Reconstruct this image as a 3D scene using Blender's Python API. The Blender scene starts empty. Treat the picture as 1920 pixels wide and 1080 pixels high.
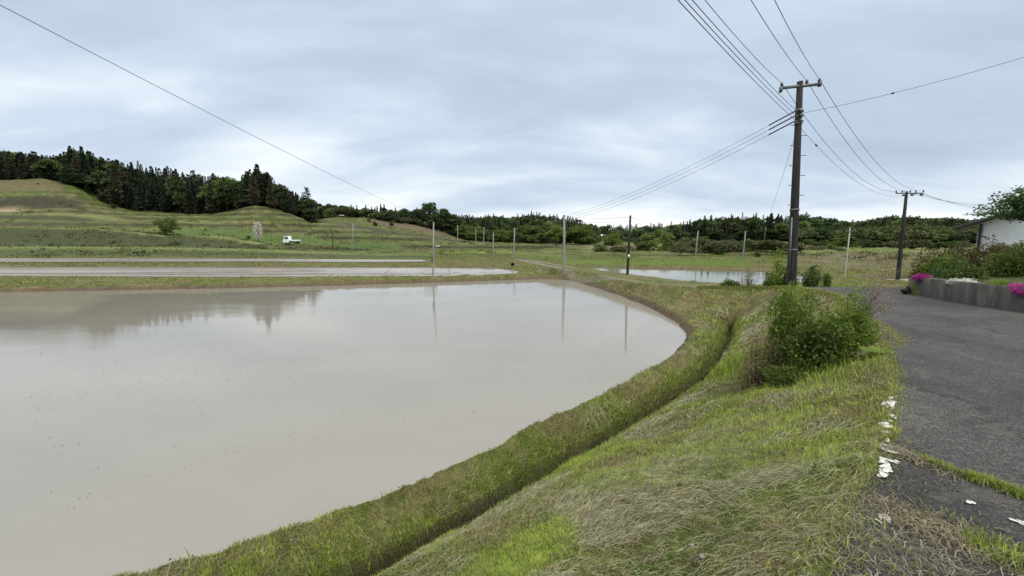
import bpy, math, numpy as np
from math import radians, sin, cos, pi
S = bpy.context.scene
COL = S.collection
# ------------------------------------------------------------------ camera
F = 747.0; PITCH = radians(7.0); CH = 3.3
cam_d = bpy.data.cameras.new('camera'); cam = bpy.data.objects.new('camera', cam_d); COL.objects.link(cam)
cam_d.sensor_width = 36; cam_d.lens = 36*F/1920; cam_d.clip_end = 5000; cam_d.clip_start = 0.05
cam.location = (0, 0, CH); cam.rotation_euler = (radians(90)-PITCH, 0, 0)
S.camera = cam
# ------------------------------------------------------------------ world: overcast cloud sheet over a Nishita sky
SUN_EL, SUN_AZ = radians(52), radians(150)
w = bpy.data.worlds.new('World'); S.world = w; w.use_nodes = True
nt = w.node_tree; N = nt.nodes; L = nt.links; N.clear()
def nd(t, typ, **kw):
    n = t.nodes.new(typ)
    for k, v in kw.items(): setattr(n, k, v)
    return n
def mth(t, op, a, b=None, c=None, clamp=False):
    n = t.nodes.new('ShaderNodeMath'); n.operation = op; n.use_clamp = clamp
    for i, v in enumerate((a, b, c)):
        if v is None: continue
        if isinstance(v, (int, float)): n.inputs[i].default_value = v
        else: t.links.new(v, n.inputs[i])
    return n.outputs[0]
def ramp(t, fac, stops, interp='LINEAR'):
    n = t.nodes.new('ShaderNodeValToRGB'); n.color_ramp.interpolation = interp
    e = n.color_ramp.elements
    while len(e) < len(stops): e.new(0.5)
    for i, (p, c) in enumerate(stops):
        e[i].position = p; e[i].color = (c[0], c[1], c[2], 1) if not isinstance(c, (int, float)) else (c, c, c, 1)
    t.links.new(fac, n.inputs[0]); return n.outputs[0]
def mixc(t, fac, a, b, mode='MIX'):
    n = t.nodes.new('ShaderNodeMix'); n.data_type = 'RGBA'; n.blend_type = mode
    for i, v in ((0, fac), (6, a), (7, b)):
        if isinstance(v, (int, float)): n.inputs[i].default_value = v
        elif isinstance(v, tuple): n.inputs[i].default_value = (v[0], v[1], v[2], 1)
        else: t.links.new(v, n.inputs[i])
    return n.outputs[2]
def noise(t, vec, scale, detail=4, rough=.55, dist=0, out=0):
    n = t.nodes.new('ShaderNodeTexNoise'); n.inputs['Scale'].default_value = scale
    n.inputs['Detail'].default_value = detail; n.inputs['Roughness'].default_value = rough
    n.inputs['Distortion'].default_value = dist
    if vec is not None: t.links.new(vec, n.inputs['Vector'])
    return n.outputs[out]
def mapping(t, vec, sc=(1, 1, 1), loc=(0, 0, 0), rot=(0, 0, 0)):
    n = t.nodes.new('ShaderNodeMapping'); n.inputs['Scale'].default_value = sc
    n.inputs['Location'].default_value = loc; n.inputs['Rotation'].default_value = rot
    t.links.new(vec, n.inputs['Vector']); return n.outputs[0]
tc = nd(nt, 'ShaderNodeTexCoord'); gen = tc.outputs['Generated']
sp = nd(nt, 'ShaderNodeSeparateXYZ'); L.new(gen, sp.inputs[0])
dz = mth(nt, 'MAXIMUM', sp.outputs[2], 0.0)
den = mth(nt, 'ADD', dz, 0.27)
cx = mth(nt, 'DIVIDE', sp.outputs[0], den); cy = mth(nt, 'DIVIDE', sp.outputs[1], den)
cb = nd(nt, 'ShaderNodeCombineXYZ'); L.new(cx, cb.inputs[0]); L.new(cy, cb.inputs[1])
v1 = mapping(nt, cb.outputs[0], (0.42, 0.80, 1), (3.3, 1.9, 0.4), (0, 0, radians(-14)))
n1 = noise(nt, v1, 1.25, 4, .5, .5)
v2 = mapping(nt, cb.outputs[0], (0.9, 2.0, 1), (1.1, 4.2, 2.4), (0, 0, radians(9)))
n2 = noise(nt, v2, 1.2, 5, .55, .5)
nn = mth(nt, 'ADD', mth(nt, 'MULTIPLY', n1, .66), mth(nt, 'MULTIPLY', n2, .34))
# a pale bank of thinner cloud low over the hills, darker and bluer cloud higher up
band = ramp(nt, dz, [(0.0, .15), (0.05, .11), (0.12, .055), (0.22, .085), (0.34, 0.0), (0.60, -.01)])
nn2 = mth(nt, 'ADD', nn, band)
cl = ramp(nt, nn2, [(0.35, (.375, .455, .57)), (0.45, (.445, .535, .65)), (0.53, (.545, .63, .73)), (0.61, (.69, .755, .82)), (0.72, (.90, .91, .90))])
zen = ramp(nt, dz, [(0.0, .40), (0.60, .42), (0.80, 1.0), (1.0, 1.0)])
cl = mixc(nt, ramp(nt, dz, [(0.58, 0.), (0.80, .8)]), cl, (.80, .75, .64))
cl = mixc(nt, 1.0, cl, zen, 'MULTIPLY')
sky = nd(nt, 'ShaderNodeTexSky', sky_type='NISHITA', sun_disc=False, sun_elevation=SUN_EL, sun_rotation=SUN_AZ)
bg1 = nd(nt, 'ShaderNodeBackground'); L.new(sky.outputs[0], bg1.inputs[0]); bg1.inputs[1].default_value = 0.05
bg2 = nd(nt, 'ShaderNodeBackground'); L.new(cl, bg2.inputs[0]); bg2.inputs[1].default_value = 2.95
mx = nd(nt, 'ShaderNodeMixShader'); mx.inputs[0].default_value = .9
L.new(bg1.outputs[0], mx.inputs[1]); L.new(bg2.outputs[0], mx.inputs[2])
wo = nd(nt, 'ShaderNodeOutputWorld'); L.new(mx.outputs[0], wo.inputs[0])
sl = bpy.data.lights.new('sun', 'SUN'); sl.energy = 2.0; sl.angle = radians(16); sl.color = (1, .94, .84)
so = bpy.data.objects.new('sun', sl); COL.objects.link(so)
so.rotation_euler = (pi/2-SUN_EL, 0, pi-SUN_AZ)
S.view_settings.view_transform = 'Standard'; S.view_settings.look = 'None'
S.view_settings.exposure = 0.14; S.view_settings.gamma = 1
# ------------------------------------------------------------------ helpers
rng = np.random.default_rng(7)
CP, SP = cos(PITCH), sin(PITCH)
def ray(px, py):
    t = (540-py)/F
    return np.array([(px-960)/F, CP+t*SP, -SP+t*CP])
def onz(px, py, z):                     # the place where a sight line meets level z
    r = ray(px, py); s = (z-CH)/r[2]; return np.array([r[0]*s, r[1]*s])
def atd(px, py, d):                     # the place at ground distance d along a sight line
    r = ray(px, py); s = d/r[1]; return np.array([r[0]*s, d, CH+r[2]*s])
def tag(o, label=None, cat=None, group=None, kind=None):
    if label: o['label'] = label
    if cat: o['category'] = cat
    if group: o['group'] = group
    if kind: o['kind'] = kind
    return o
def mesh_np(name, V, Fc, mat, col=None, smooth=False):
    V = np.asarray(V, dtype=np.float32); 
    if not isinstance(Fc, list): Fc = [Fc]
    Fc = [np.asarray(f, dtype=np.int32) for f in Fc if len(f)]
    me = bpy.data.meshes.new(name)
    me.vertices.add(len(V)); me.vertices.foreach_set('co', V.ravel())
    loops = np.concatenate([f.ravel() for f in Fc]); tot = np.concatenate([np.full(len(f), f.shape[1], dtype=np.int32) for f in Fc])
    st = np.concatenate([[0], np.cumsum(tot)[:-1]]).astype(np.int32)
    me.loops.add(len(loops)); me.loops.foreach_set('vertex_index', loops)
    me.polygons.add(len(tot)); me.polygons.foreach_set('loop_start', st); me.polygons.foreach_set('loop_total', tot)
    if smooth: me.polygons.foreach_set('use_smooth', np.ones(len(tot), dtype=bool))
    if col is not None:
        a = me.color_attributes.new('tint', 'FLOAT_COLOR', 'POINT')
        c = np.ones((len(V), 4), dtype=np.float32); c[:, :3] = col; a.data.foreach_set('color', c.ravel())
    me.update(calc_edges=True)
    if mat: me.materials.append(mat)
    return me
def ob(name, me, parent=None):
    o = bpy.data.objects.new(name, me); COL.objects.link(o)
    if parent: o.parent = parent
    return o
def empty(name, loc, rz=0):
    o = bpy.data.objects.new(name, None); COL.objects.link(o); o.location = loc; o.rotation_euler = (0, 0, rz)
    o.empty_display_size = .2
    return o
class MB:                               # collects simple shapes into one mesh
    def __init__(s): s.v = []; s.f3 = []; s.f4 = []; s.n = 0
    def add(s, V, f4=(), f3=()):
        V = np.asarray(V, float); s.v.append(V)
        s.f4 += [tuple(i+s.n for i in f) for f in f4]; s.f3 += [tuple(i+s.n for i in f) for f in f3]; s.n += len(V)
    def box(s, c, d, rz=0, taper=1.0, rx=0):
        x, y, z = [k/2 for k in d]
        P = np.array([[-x, -y, -z], [x, -y, -z], [x, y, -z], [-x, y, -z], [-x*taper, -y*taper, z], [x*taper, -y*taper, z], [x*taper, y*taper, z], [-x*taper, y*taper, z]])
        if rx: a = rx; P = P@np.array([[1, 0, 0], [0, cos(a), sin(a)], [0, -sin(a), cos(a)]])
        a = rz; P = P@np.array([[cos(a), sin(a), 0], [-sin(a), cos(a), 0], [0, 0, 1]])
        s.add(P+np.array(c), [(3, 2, 1, 0), (4, 5, 6, 7), (0, 1, 5, 4), (1, 2, 6, 5), (2, 3, 7, 6), (3, 0, 4, 7)])
    def tube(s, pts, rad, n=8, cap=True):
        pts = np.asarray(pts, float); k = len(pts)
        rad = np.full(k, rad) if np.isscalar(rad) else np.asarray(rad, float)
        T = np.gradient(pts, axis=0); T /= np.linalg.norm(T, axis=1)[:, None]+1e-9
        up = np.array([0, 0, 1.0]) if abs(T[0][2]) < .9 else np.array([1.0, 0, 0])
        V = []
        for i in range(k):
            a = np.cross(T[i], up); a /= np.linalg.norm(a)+1e-9; b = np.cross(T[i], a)
            th = np.arange(n)*2*pi/n
            V.append(pts[i]+rad[i]*(np.cos(th)[:, None]*a+np.sin(th)[:, None]*b))
        V = np.concatenate(V); f = []
        for i in range(k-1):
            for j in range(n):
                f.append((i*n+j, i*n+(j+1) % n, (i+1)*n+(j+1) % n, (i+1)*n+j))
        f3 = []
        if cap:
            V = np.vstack([V, pts[0], pts[-1]]); c0, c1 = k*n, k*n+1
            for j in range(n):
                f3.append((c0, (j+1) % n, j)); f3.append((c1, (k-1)*n+j, (k-1)*n+(j+1) % n))
        s.add(V, f, f3)
    def build(s, name, mat, parent=None, smooth=False):
        fl = []
        if s.f4: fl.append(np.array(s.f4))
        if s.f3: fl.append(np.array(s.f3))
        return ob(name, mesh_np(name, np.concatenate(s.v), fl, mat, smooth=smooth), parent)
# value noise
_tab = np.random.default_rng(3).random((256, 256))
def vn(x, y):
    xi = np.floor(x).astype(int); yi = np.floor(y).astype(int); fx = x-xi; fy = y-yi
    fx = fx*fx*(3-2*fx); fy = fy*fy*(3-2*fy)
    a = _tab[xi % 256, yi % 256]; b = _tab[(xi+1) % 256, yi % 256]; c = _tab[xi % 256, (yi+1) % 256]; d = _tab[(xi+1) % 256, (yi+1) % 256]
    return (a*(1-fx)+b*fx)*(1-fy)+(c*(1-fx)+d*fx)*fy
def fbm(x, y, o=4, s=1.0):
    r = 0; a = .5; t = 0
    for i in range(o):
        r = r+a*vn(x*s+i*17.3, y*s+i*9.1); t += a; a *= .5; s *= 2.03
    return r/t
def sstep(a, b, x): t = np.clip((x-a)/(b-a), 0, 1); return t*t*(3-2*t)
def dline(X, Y, P):
    d = np.full(X.shape, 1e9)
    for (x0, y0), (x1, y1) in zip(P[:-1], P[1:]):
        vx, vy = x1-x0, y1-y0; l2 = vx*vx+vy*vy+1e-12
        t = np.clip(((X-x0)*vx+(Y-y0)*vy)/l2, 0, 1)
        d = np.minimum(d, (X-x0-t*vx)**2+(Y-y0-t*vy)**2)
    return np.sqrt(d)
def inside(X, Y, P):
    r = np.zeros(X.shape, bool); n = len(P)
    for i in range(n):
        x0, y0 = P[i]; x1, y1 = P[(i+1) % n]
        if y0 == y1: continue
        c = ((y0 > Y) != (y1 > Y)) & (X < (x1-x0)*(Y-y0)/(y1-y0)+x0)
        r ^= c
    return r
def sdp(X, Y, P):
    P = list(P); d = dline(X, Y, P+[P[0]]); return np.where(inside(X, Y, P), -d, d)
def smooth_line(P, k=3):                # corner cutting
    P = np.asarray(P, float)
    for _ in range(k):
        q = [P[0]]
        for a, b in zip(P[:-1], P[1:]): q += [a*.75+b*.25, a*.25+b*.75]
        q.append(P[-1]); P = np.array(q)
    return P
# ------------------------------------------------------------------ materials
def mat(name):
    m = bpy.data.materials.new(name); m.use_nodes = True; t = m.node_tree
    return m, t, t.nodes['Principled BSDF']
def setin(b, **kw):
    for k, v in kw.items():
        k = k.replace('_', ' ')
        b.inputs[k].default_value = (v[0], v[1], v[2], 1) if isinstance(v, tuple) else v
def bump(t, b, h, dist=.02, strength=.6):
    n = t.nodes.new('ShaderNodeBump'); n.inputs['Distance'].default_value = dist; n.inputs['Strength'].default_value = strength
    t.links.new(h, n.inputs['Height']); t.links.new(n.outputs[0], b.inputs['Normal'])
def plain(name, c, rough=.6, metal=0, var=.25, scale=6, spec=.3):
    m, t, b = mat(name); setin(b, Roughness=rough, Metallic=metal); b.inputs['Specular IOR Level'].default_value = spec
    o = t.nodes.new('ShaderNodeTexCoord').outputs['Object']
    n = noise(t, o, scale, 5, .65)
    f = ramp(t, n, [(.3, 1-var), (.7, 1+var)])
    k = t.nodes.new('ShaderNodeMix'); k.data_type = 'RGBA'; k.blend_type = 'MULTIPLY'; k.inputs[0].default_value = 1
    k.inputs[6].default_value = (*c, 1); 
    lo = tuple(1-var for _ in range(3)); f2 = mixc(t, ramp(t, n, [(.3, 0.), (.7, 1.)]), lo, (1, 1, 1)); t.links.new(f2, k.inputs[7])
    t.links.new(k.outputs[2], b.inputs['Base Color'])
    return m
def leafmat(name, c1, c2, trans=.25, scale=.5, rnd=.5, rough=.65):
    m, t, b = mat(name); setin(b, Roughness=rough); b.inputs['Specular IOR Level'].default_value = .18
    tcn = t.nodes.new('ShaderNodeTexCoord'); oi = t.nodes.new('ShaderNodeObjectInfo')
    add = t.nodes.new('ShaderNodeVectorMath'); add.operation = 'ADD'
    cmb = t.nodes.new('ShaderNodeCombineXYZ'); k = mth(t, 'MULTIPLY', oi.outputs['Random'], 57.0); t.links.new(k, cmb.inputs[0])
    t.links.new(tcn.outputs['Object'], add.inputs[0]); t.links.new(cmb.outputs[0], add.inputs[1])
    n = noise(t, add.outputs[0], scale, 4, .65)
    f = mth(t, 'ADD', mth(t, 'MULTIPLY', mth(t, 'SUBTRACT', n, .5), 2.2), mth(t, 'ADD', .5-rnd/2, mth(t, 'MULTIPLY', oi.outputs['Random'], rnd)), clamp=True)
    c = mixc(t, f, c1, c2); t.links.new(c, b.inputs['Base Color'])
    if trans:
        tr = t.nodes.new('ShaderNodeBsdfTranslucent'); t.links.new(c, tr.inputs[0])
        mm = t.nodes.new('ShaderNodeMixShader'); mm.inputs[0].default_value = trans
        t.links.new(b.outputs[0], mm.inputs[1]); t.links.new(tr.outputs[0], mm.inputs[2])
        t.links.new(mm.outputs[0], t.nodes['Material Output'].inputs[0])
    return m
def tintmat(name, trans=.2, nscale=8., namp=.35, rough=.75):
    m, t, b = mat(name); setin(b, Roughness=rough); b.inputs['Specular IOR Level'].default_value = .15
    a = t.nodes.new('ShaderNodeAttribute'); a.attribute_name = 'tint'
    o = t.nodes.new('ShaderNodeTexCoord').outputs['Object']
    n = noise(t, o, nscale, 5, .7)
    f = mixc(t, ramp(t, n, [(.3, 0.), (.7, 1.)]), (1-namp,)*3, (1+namp*.6,)*3)
    c = mixc(t, 1.0, a.outputs[0], f, 'MULTIPLY'); t.links.new(c, b.inputs['Base Color'])
    if trans:
        tr = t.nodes.new('ShaderNodeBsdfTranslucent'); t.links.new(c, tr.inputs[0])
        mm = t.nodes.new('ShaderNodeMixShader'); mm.inputs[0].default_value = trans
        t.links.new(b.outputs[0], mm.inputs[1]); t.links.new(tr.outputs[0], mm.inputs[2])
        t.links.new(mm.outputs[0], t.nodes['Material Output'].inputs[0])
    return m, t, b
M = {}
M['grass'], _, _ = tintmat('grass_blades', .35)
M['wood_mass'], _, _ = tintmat('woodland_leaves', .15, .35, .45)
m, t, b = tintmat('ground_cover', 0, 3., .35)
M['ground'] = m
o = t.nodes.new('ShaderNodeTexCoord').outputs['Object']
hh = mth(t, 'ADD', noise(t, o, 1.6, 8, .75), mth(t, 'MULTIPLY', noise(t, o, 14, 5, .7), .25))
bump(t, b, hh, .12, .8)
# asphalt
m, t, b = mat('worn_asphalt'); M['asphalt'] = m; setin(b, Roughness=.82); b.inputs['Specular IOR Level'].default_value = .35
o = t.nodes.new('ShaderNodeTexCoord').outputs['Object']
vo = t.nodes.new('ShaderNodeTexVoronoi'); vo.inputs['Scale'].default_value = 85; t.links.new(o, vo.inputs['Vector'])
spk = ramp(t, noise(t, o, 75, 3, .85), [(.36, .35), (.52, 1.), (.64, 3.2)])
big = ramp(t, noise(t, o, .55, 5, .6, .6), [(.35, .60), (.62, 1.3)])
lng = ramp(t, noise(t, mapping(t, o, (1.6, .25, 1), rot=(0, 0, radians(38))), .9, 5, .6), [(.4, .82), (.62, 1.22)])
c = mixc(t, 1., (.040, .0395, .039), spk, 'MULTIPLY'); c = mixc(t, 1., c, big, 'MULTIPLY'); c = mixc(t, 1., c, lng, 'MULTIPLY')
dst = ramp(t, noise(t, o, 2.3, 7, .75, .4), [(.56, 0.), (.72, .5)])
c = mixc(t, dst, c, (.13, .12, .10))
vc = t.nodes.new('ShaderNodeTexVoronoi'); vc.feature = 'DISTANCE_TO_EDGE'; vc.inputs['Scale'].default_value = .8
dn = noise(t, o, 2.5, 4, .7, 0, 1); wv = t.nodes.new('ShaderNodeVectorMath'); wv.operation = 'ADD'
sc_ = t.nodes.new('ShaderNodeVectorMath'); sc_.operation = 'SCALE'; sc_.inputs['Scale'].default_value = .5; t.links.new(dn, sc_.inputs[0])
t.links.new(o, wv.inputs[0]); t.links.new(sc_.outputs[0], wv.inputs[1]); t.links.new(wv.outputs[0], vc.inputs['Vector'])
crk = mth(t, 'MULTIPLY', ramp(t, vc.outputs['Distance'], [(.0, 1.), (.018, 0.)]), ramp(t, noise(t, o, .5, 2), [(.42, 0.), (.5, .9)]))
c = mixc(t, crk, c, (.02, .02, .02))
t.links.new(c, b.inputs['Base Color'])
hb = mth(t, 'SUBTRACT', vo.outputs['Distance'], mth(t, 'MULTIPLY', crk, 2.0)); bump(t, b, hb, .006, .8)
# water
def watermat(name, mud, rip, scale, rough=.03, bd=.02):
    m, t, b = mat(name); setin(b, Roughness=rough, IOR=1.42); b.inputs['Specular IOR Level'].default_value = .5
    o = t.nodes.new('ShaderNodeTexCoord').outputs['Object']
    n = ramp(t, noise(t, mapping(t, o, (.5, 1.1, 1)), .35, 4, .55, .3), [(.35, 0.), (.7, 1.)])
    c = mixc(t, n, mud, tuple(k*1.1 for k in mud))
    if rough > .1: c = mixc(t, ramp(t, noise(t, mapping(t, o, (.035, .9, 1)), 1.0, 6, .7), [(.47, 0.), (.60, .85)]), c, (.13, .105, .08))
    t.links.new(c, b.inputs['Base Color'])
    h1 = noise(t, mapping(t, o, (.7, 1.5, 1), rot=(0, 0, .3)), scale, 3, .6)
    msk = ramp(t, noise(t, mapping(t, o, (.6, 1.8, 1)), .16, 3, .6), [(.42, .12), (.62, 1.)])
    bump(t, b, mth(t, 'MULTIPLY', h1, msk), bd, rip)
    if rough < .1:
        nl = b.inputs['Normal'].links[0].from_socket; df = t.nodes.new('ShaderNodeBsdfDiffuse'); gl = t.nodes.new('ShaderNodeBsdfGlossy'); fr = t.nodes.new('ShaderNodeFresnel'); ms = t.nodes.new('ShaderNodeMixShader')
        fr.inputs['IOR'].default_value = 1.85; gl.inputs['Roughness'].default_value = rough; t.links.new(c, df.inputs[0]); t.links.new(nl, gl.inputs['Normal']); t.links.new(nl, fr.inputs['Normal'])
        t.links.new(fr.outputs[0], ms.inputs[0]); t.links.new(df.outputs[0], ms.inputs[1]); t.links.new(gl.outputs[0], ms.inputs[2]); t.links.new(ms.outputs[0], t.nodes['Material Output'].inputs[0])
    return m
M['water'] = watermat('muddy_paddy_water', (.240, .227, .198), .30, 7.5, bd=.010)
M['water_far'] = watermat('shallow_paddy_water', (.34, .32, .305), .5, 3.0, .22, bd=.03)
M['water_green'] = watermat('green_paddy_water', (.15, .15, .085), .2, 2.2, .06, bd=.008)
M['ditch_water'] = watermat('ditch_water', (.03, .03, .025), .3, 9, .02)
# concrete
m, t, b = mat('stained_concrete'); M['concrete'] = m; setin(b, Roughness=.88)
o = t.nodes.new('ShaderNodeTexCoord').outputs['Object']
st = ramp(t, noise(t, mapping(t, o, (2.2, 2.2, .35)), 1.6, 7, .7), [(.34, (.025, .024, .020)), (.52, (.062, .060, .053)), (.7, (.12, .115, .10))])
sp_ = ramp(t, noise(t, o, 34, 4, .8), [(.35, .72), (.65, 1.2)])
t.links.new(mixc(t, 1., st, sp_, 'MULTIPLY'), b.inputs['Base Color']); bump(t, b, noise(t, o, 25, 6, .8), .02, .6)
M['pale_concrete'] = plain('pale_pole_concrete', (.25, .25, .245), .8, 0, .3, 3)
# creosoted pole: streaks running along the pole
m, t, b = mat('dark_pole_concrete'); M['pole'] = m; setin(b, Roughness=.9)
o = t.nodes.new('ShaderNodeTexCoord').outputs['Object']
c = ramp(t, noise(t, mapping(t, o, (9, 9, .7)), 1.5, 6, .7), [(.35, (.008, .007, .006)), (.55, (.018, .015, .014)), (.78, (.06, .055, .05))])
t.links.new(c, b.inputs['Base Color']); bump(t, b, noise(t, mapping(t, o, (14, 14, 1)), 2, 5, .7), .01, .5)
M['steel'] = plain('galvanised_steel', (.16, .17, .18), .5, .6, .3, 8)
M['black'] = plain('black_rubber', (.02, .02, .022), .5, 0, .2)
M['wire'] = plain('wire_sheath', (.03, .032, .035), .5, 0, .1)
M['porcelain'] = plain('dark_porcelain', (.06, .05, .05), .25, 0, .2)
M['bark'] = plain('bark', (.07, .055, .042), .95, 0, .5, 5)
M['pole_white'] = plain('whitewash', (.46, .44, .39), .8, 0, .3, 2)
M['palebark'] = plain('pale_bark', (.20, .17, .14), .95, 0, .4, 5)
M['white'] = plain('white_paint', (.75, .77, .78), .35, 0, .08)
M['glass'] = plain('dark_glass', (.02, .03, .035), .08, 0, .1, spec=.6)
M['linepaint'] = plain('worn_line_paint', (.66, .66, .64), .8, 0, .35, 14)
M['cedar'] = leafmat('cedar_foliage', (.011, .023, .013), (.036, .054, .027), .1, .25)
M['cedar_brown'] = leafmat('browned_cedar_foliage', (.036, .036, .022), (.088, .076, .046), .1, .3)
M['dark'] = leafmat('evergreen_foliage', (.022, .044, .017), (.080, .118, .038), .15, .3)
M['mid'] = leafmat('broadleaf_foliage', (.048, .082, .023), (.135, .185, .048), .2, .3)
M['spring'] = leafmat('spring_foliage', (.075, .115, .025), (.17, .215, .05), .25, .4)
M['scrub'] = leafmat('scrub_foliage', (.06, .068, .03), (.14, .145, .06), .2, .6)
M['bush_dark'] = leafmat('bush_leaves', (.028, .056, .012), (.15, .21, .038), .25, 2.5)
M['bush_light'] = leafmat('bright_leaves', (.09, .15, .022), (.25, .34, .05), .35, 3)
M['bush_red'] = leafmat('reddish_leaves', (.16, .10, .065), (.33, .29, .17), .25, 4)
M['azalea'] = leafmat('brown_green_leaves', (.045, .05, .018), (.15, .125, .045), .2, 1.5)
M['pink'] = leafmat('pink_petals', (.36, .03, .22), (.60, .09, .40), .25, 4)
M['petal_white'] = leafmat('white_petals', (.60, .60, .50), (.80, .80, .74), .25, 4)
M['blossom'] = leafmat('blossom_petals', (.42, .36, .34), (.68, .64, .60), .2, 2)
M['maple'] = leafmat('maple_leaves', (.035, .065, .022), (.10, .16, .045), .25, 1.2)
# ------------------------------------------------------------------ traced lines of the land
W1 = [onz(px, py, 0) for px, py in [(-900, 569), (-500, 558), (0, 548), (240, 544), (480, 539.5), (720, 533), (900, 527), (1000, 524), (1045, 523), (1075, 527), (1110, 537), (1170, 557), (1225, 580), (1265, 602), (1290, 628), (1275, 655), (1230, 692), (1150, 737), (1060, 780), (960, 830), (840, 885), (720, 940), (600, 990), (460, 1038), (310, 1082)]]
W1 += [np.array([-15, -2.6]), np.array([-60, -20])]
W1 = [tuple(p) for p in smooth_line(W1, 1)]
DITCH = [np.array([-26., -7.5])]+[onz(px, py, -.1) for px, py in [(560, 1150), (700, 1078), (790, 1030), (880, 978), (960, 930), (1030, 888), (1100, 850), (1200, 793), (1280, 742), (1320, 708), (1350, 672), (1366, 640), (1370, 610)]]
DITCH = smooth_line(DITCH, 1)
LFAR = [onz(px, py, .3) for px, py in [(1345, 592), (1290, 575), (1230, 560), (1170, 543), (1120, 528), (1080, 517), (1040, 512), (1000, 511)]]
LOUT = [tuple(p) for p in DITCH]+[tuple(p) for p in LFAR]
LPOLY = LOUT+[tuple(onz(px, py, .3)) for px, py in [(900, 515), (480, 526), (0, 532), (-900, 545)]]+[(-90, 0), (-60, -25)]
REDGE = [np.array([-16., -16.]), np.array([-.9, -.9]), np.array([.6, .8])]+[onz(px, py, 1.7) for px, py in [(1490, 1082), (1552, 975), (1625, 880), (1652, 790), (1668, 705), (1646, 650), (1606, 585), (1565, 549)]]
REDGE += [np.array(p) for p in [(10.9, 16.0), (9.9, 17.6), (8.6, 19.4), (7.2, 22.7), (5.6, 26.8), (4.1, 31.6), (2.1, 40.6), (-.1, 49)]]
REDGE = smooth_line(REDGE, 1)
WALL = [(10.35, -6.), (10.75, 0.), (11.1, 5.), (11.3, 8.8), (11.62, 11.6)]
RFAR = [(-14, -26), (10.3, -8)]+[(x+.10, y) for x, y in WALL]+[(12.2, 12.15), (14.5, 13.45), (30, 15.6), (30, 18.2), (17, 16.9), (14.2, 17.6), (12.2, 20.0), (10.4, 23.6), (8.6, 27.6), (6.6, 32.4), (4.4, 41.4), (2.2, 50)]
RPOLY = [tuple(p) for p in REDGE]+RFAR[::-1]
SPOLY = LOUT+[tuple(p) for p in REDGE[::-1]]
GPOLY = [(11.9, 11.3), (12.6, 12.0), (14.5, 13.15), (20, 14.2), (25.5, 18.4), (30, 24.4), (37.5, 31), (51, 43), (75, 44), (80, -10), (10.55, -10), (10.93, 0), (11.28, 5), (11.48, 8.8)]
W3 = [tuple(onz(px, py, .22)) for px, py in [(-900, 530), (0, 521), (480, 522), (800, 519), (900, 517), (965, 513.5), (975, 509), (930, 503.5), (800, 502), (400, 502), (0, 502), (-900, 505)]]
W4 = [tuple(onz(px, py, .42)) for px, py in [(-900, 492), (0, 490.5), (480, 490), (700, 491), (800, 490), (790, 487.5), (480, 485.5), (0, 484.5), (-900, 484.5)]]
W2 = [tuple(onz(px, py, .1)) for px, py in [(1075, 504), (1175, 521), (1310, 537), (1420, 540), (1500, 536), (1520, 516), (1440, 509), (1300, 505), (1150, 500.5), (1050, 498)]]
W5 = [tuple(onz(px, py, .0)) for px, py in [(1600, 528), (1800, 540), (1900, 532), (1750, 522), (1620, 519)]]
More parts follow.
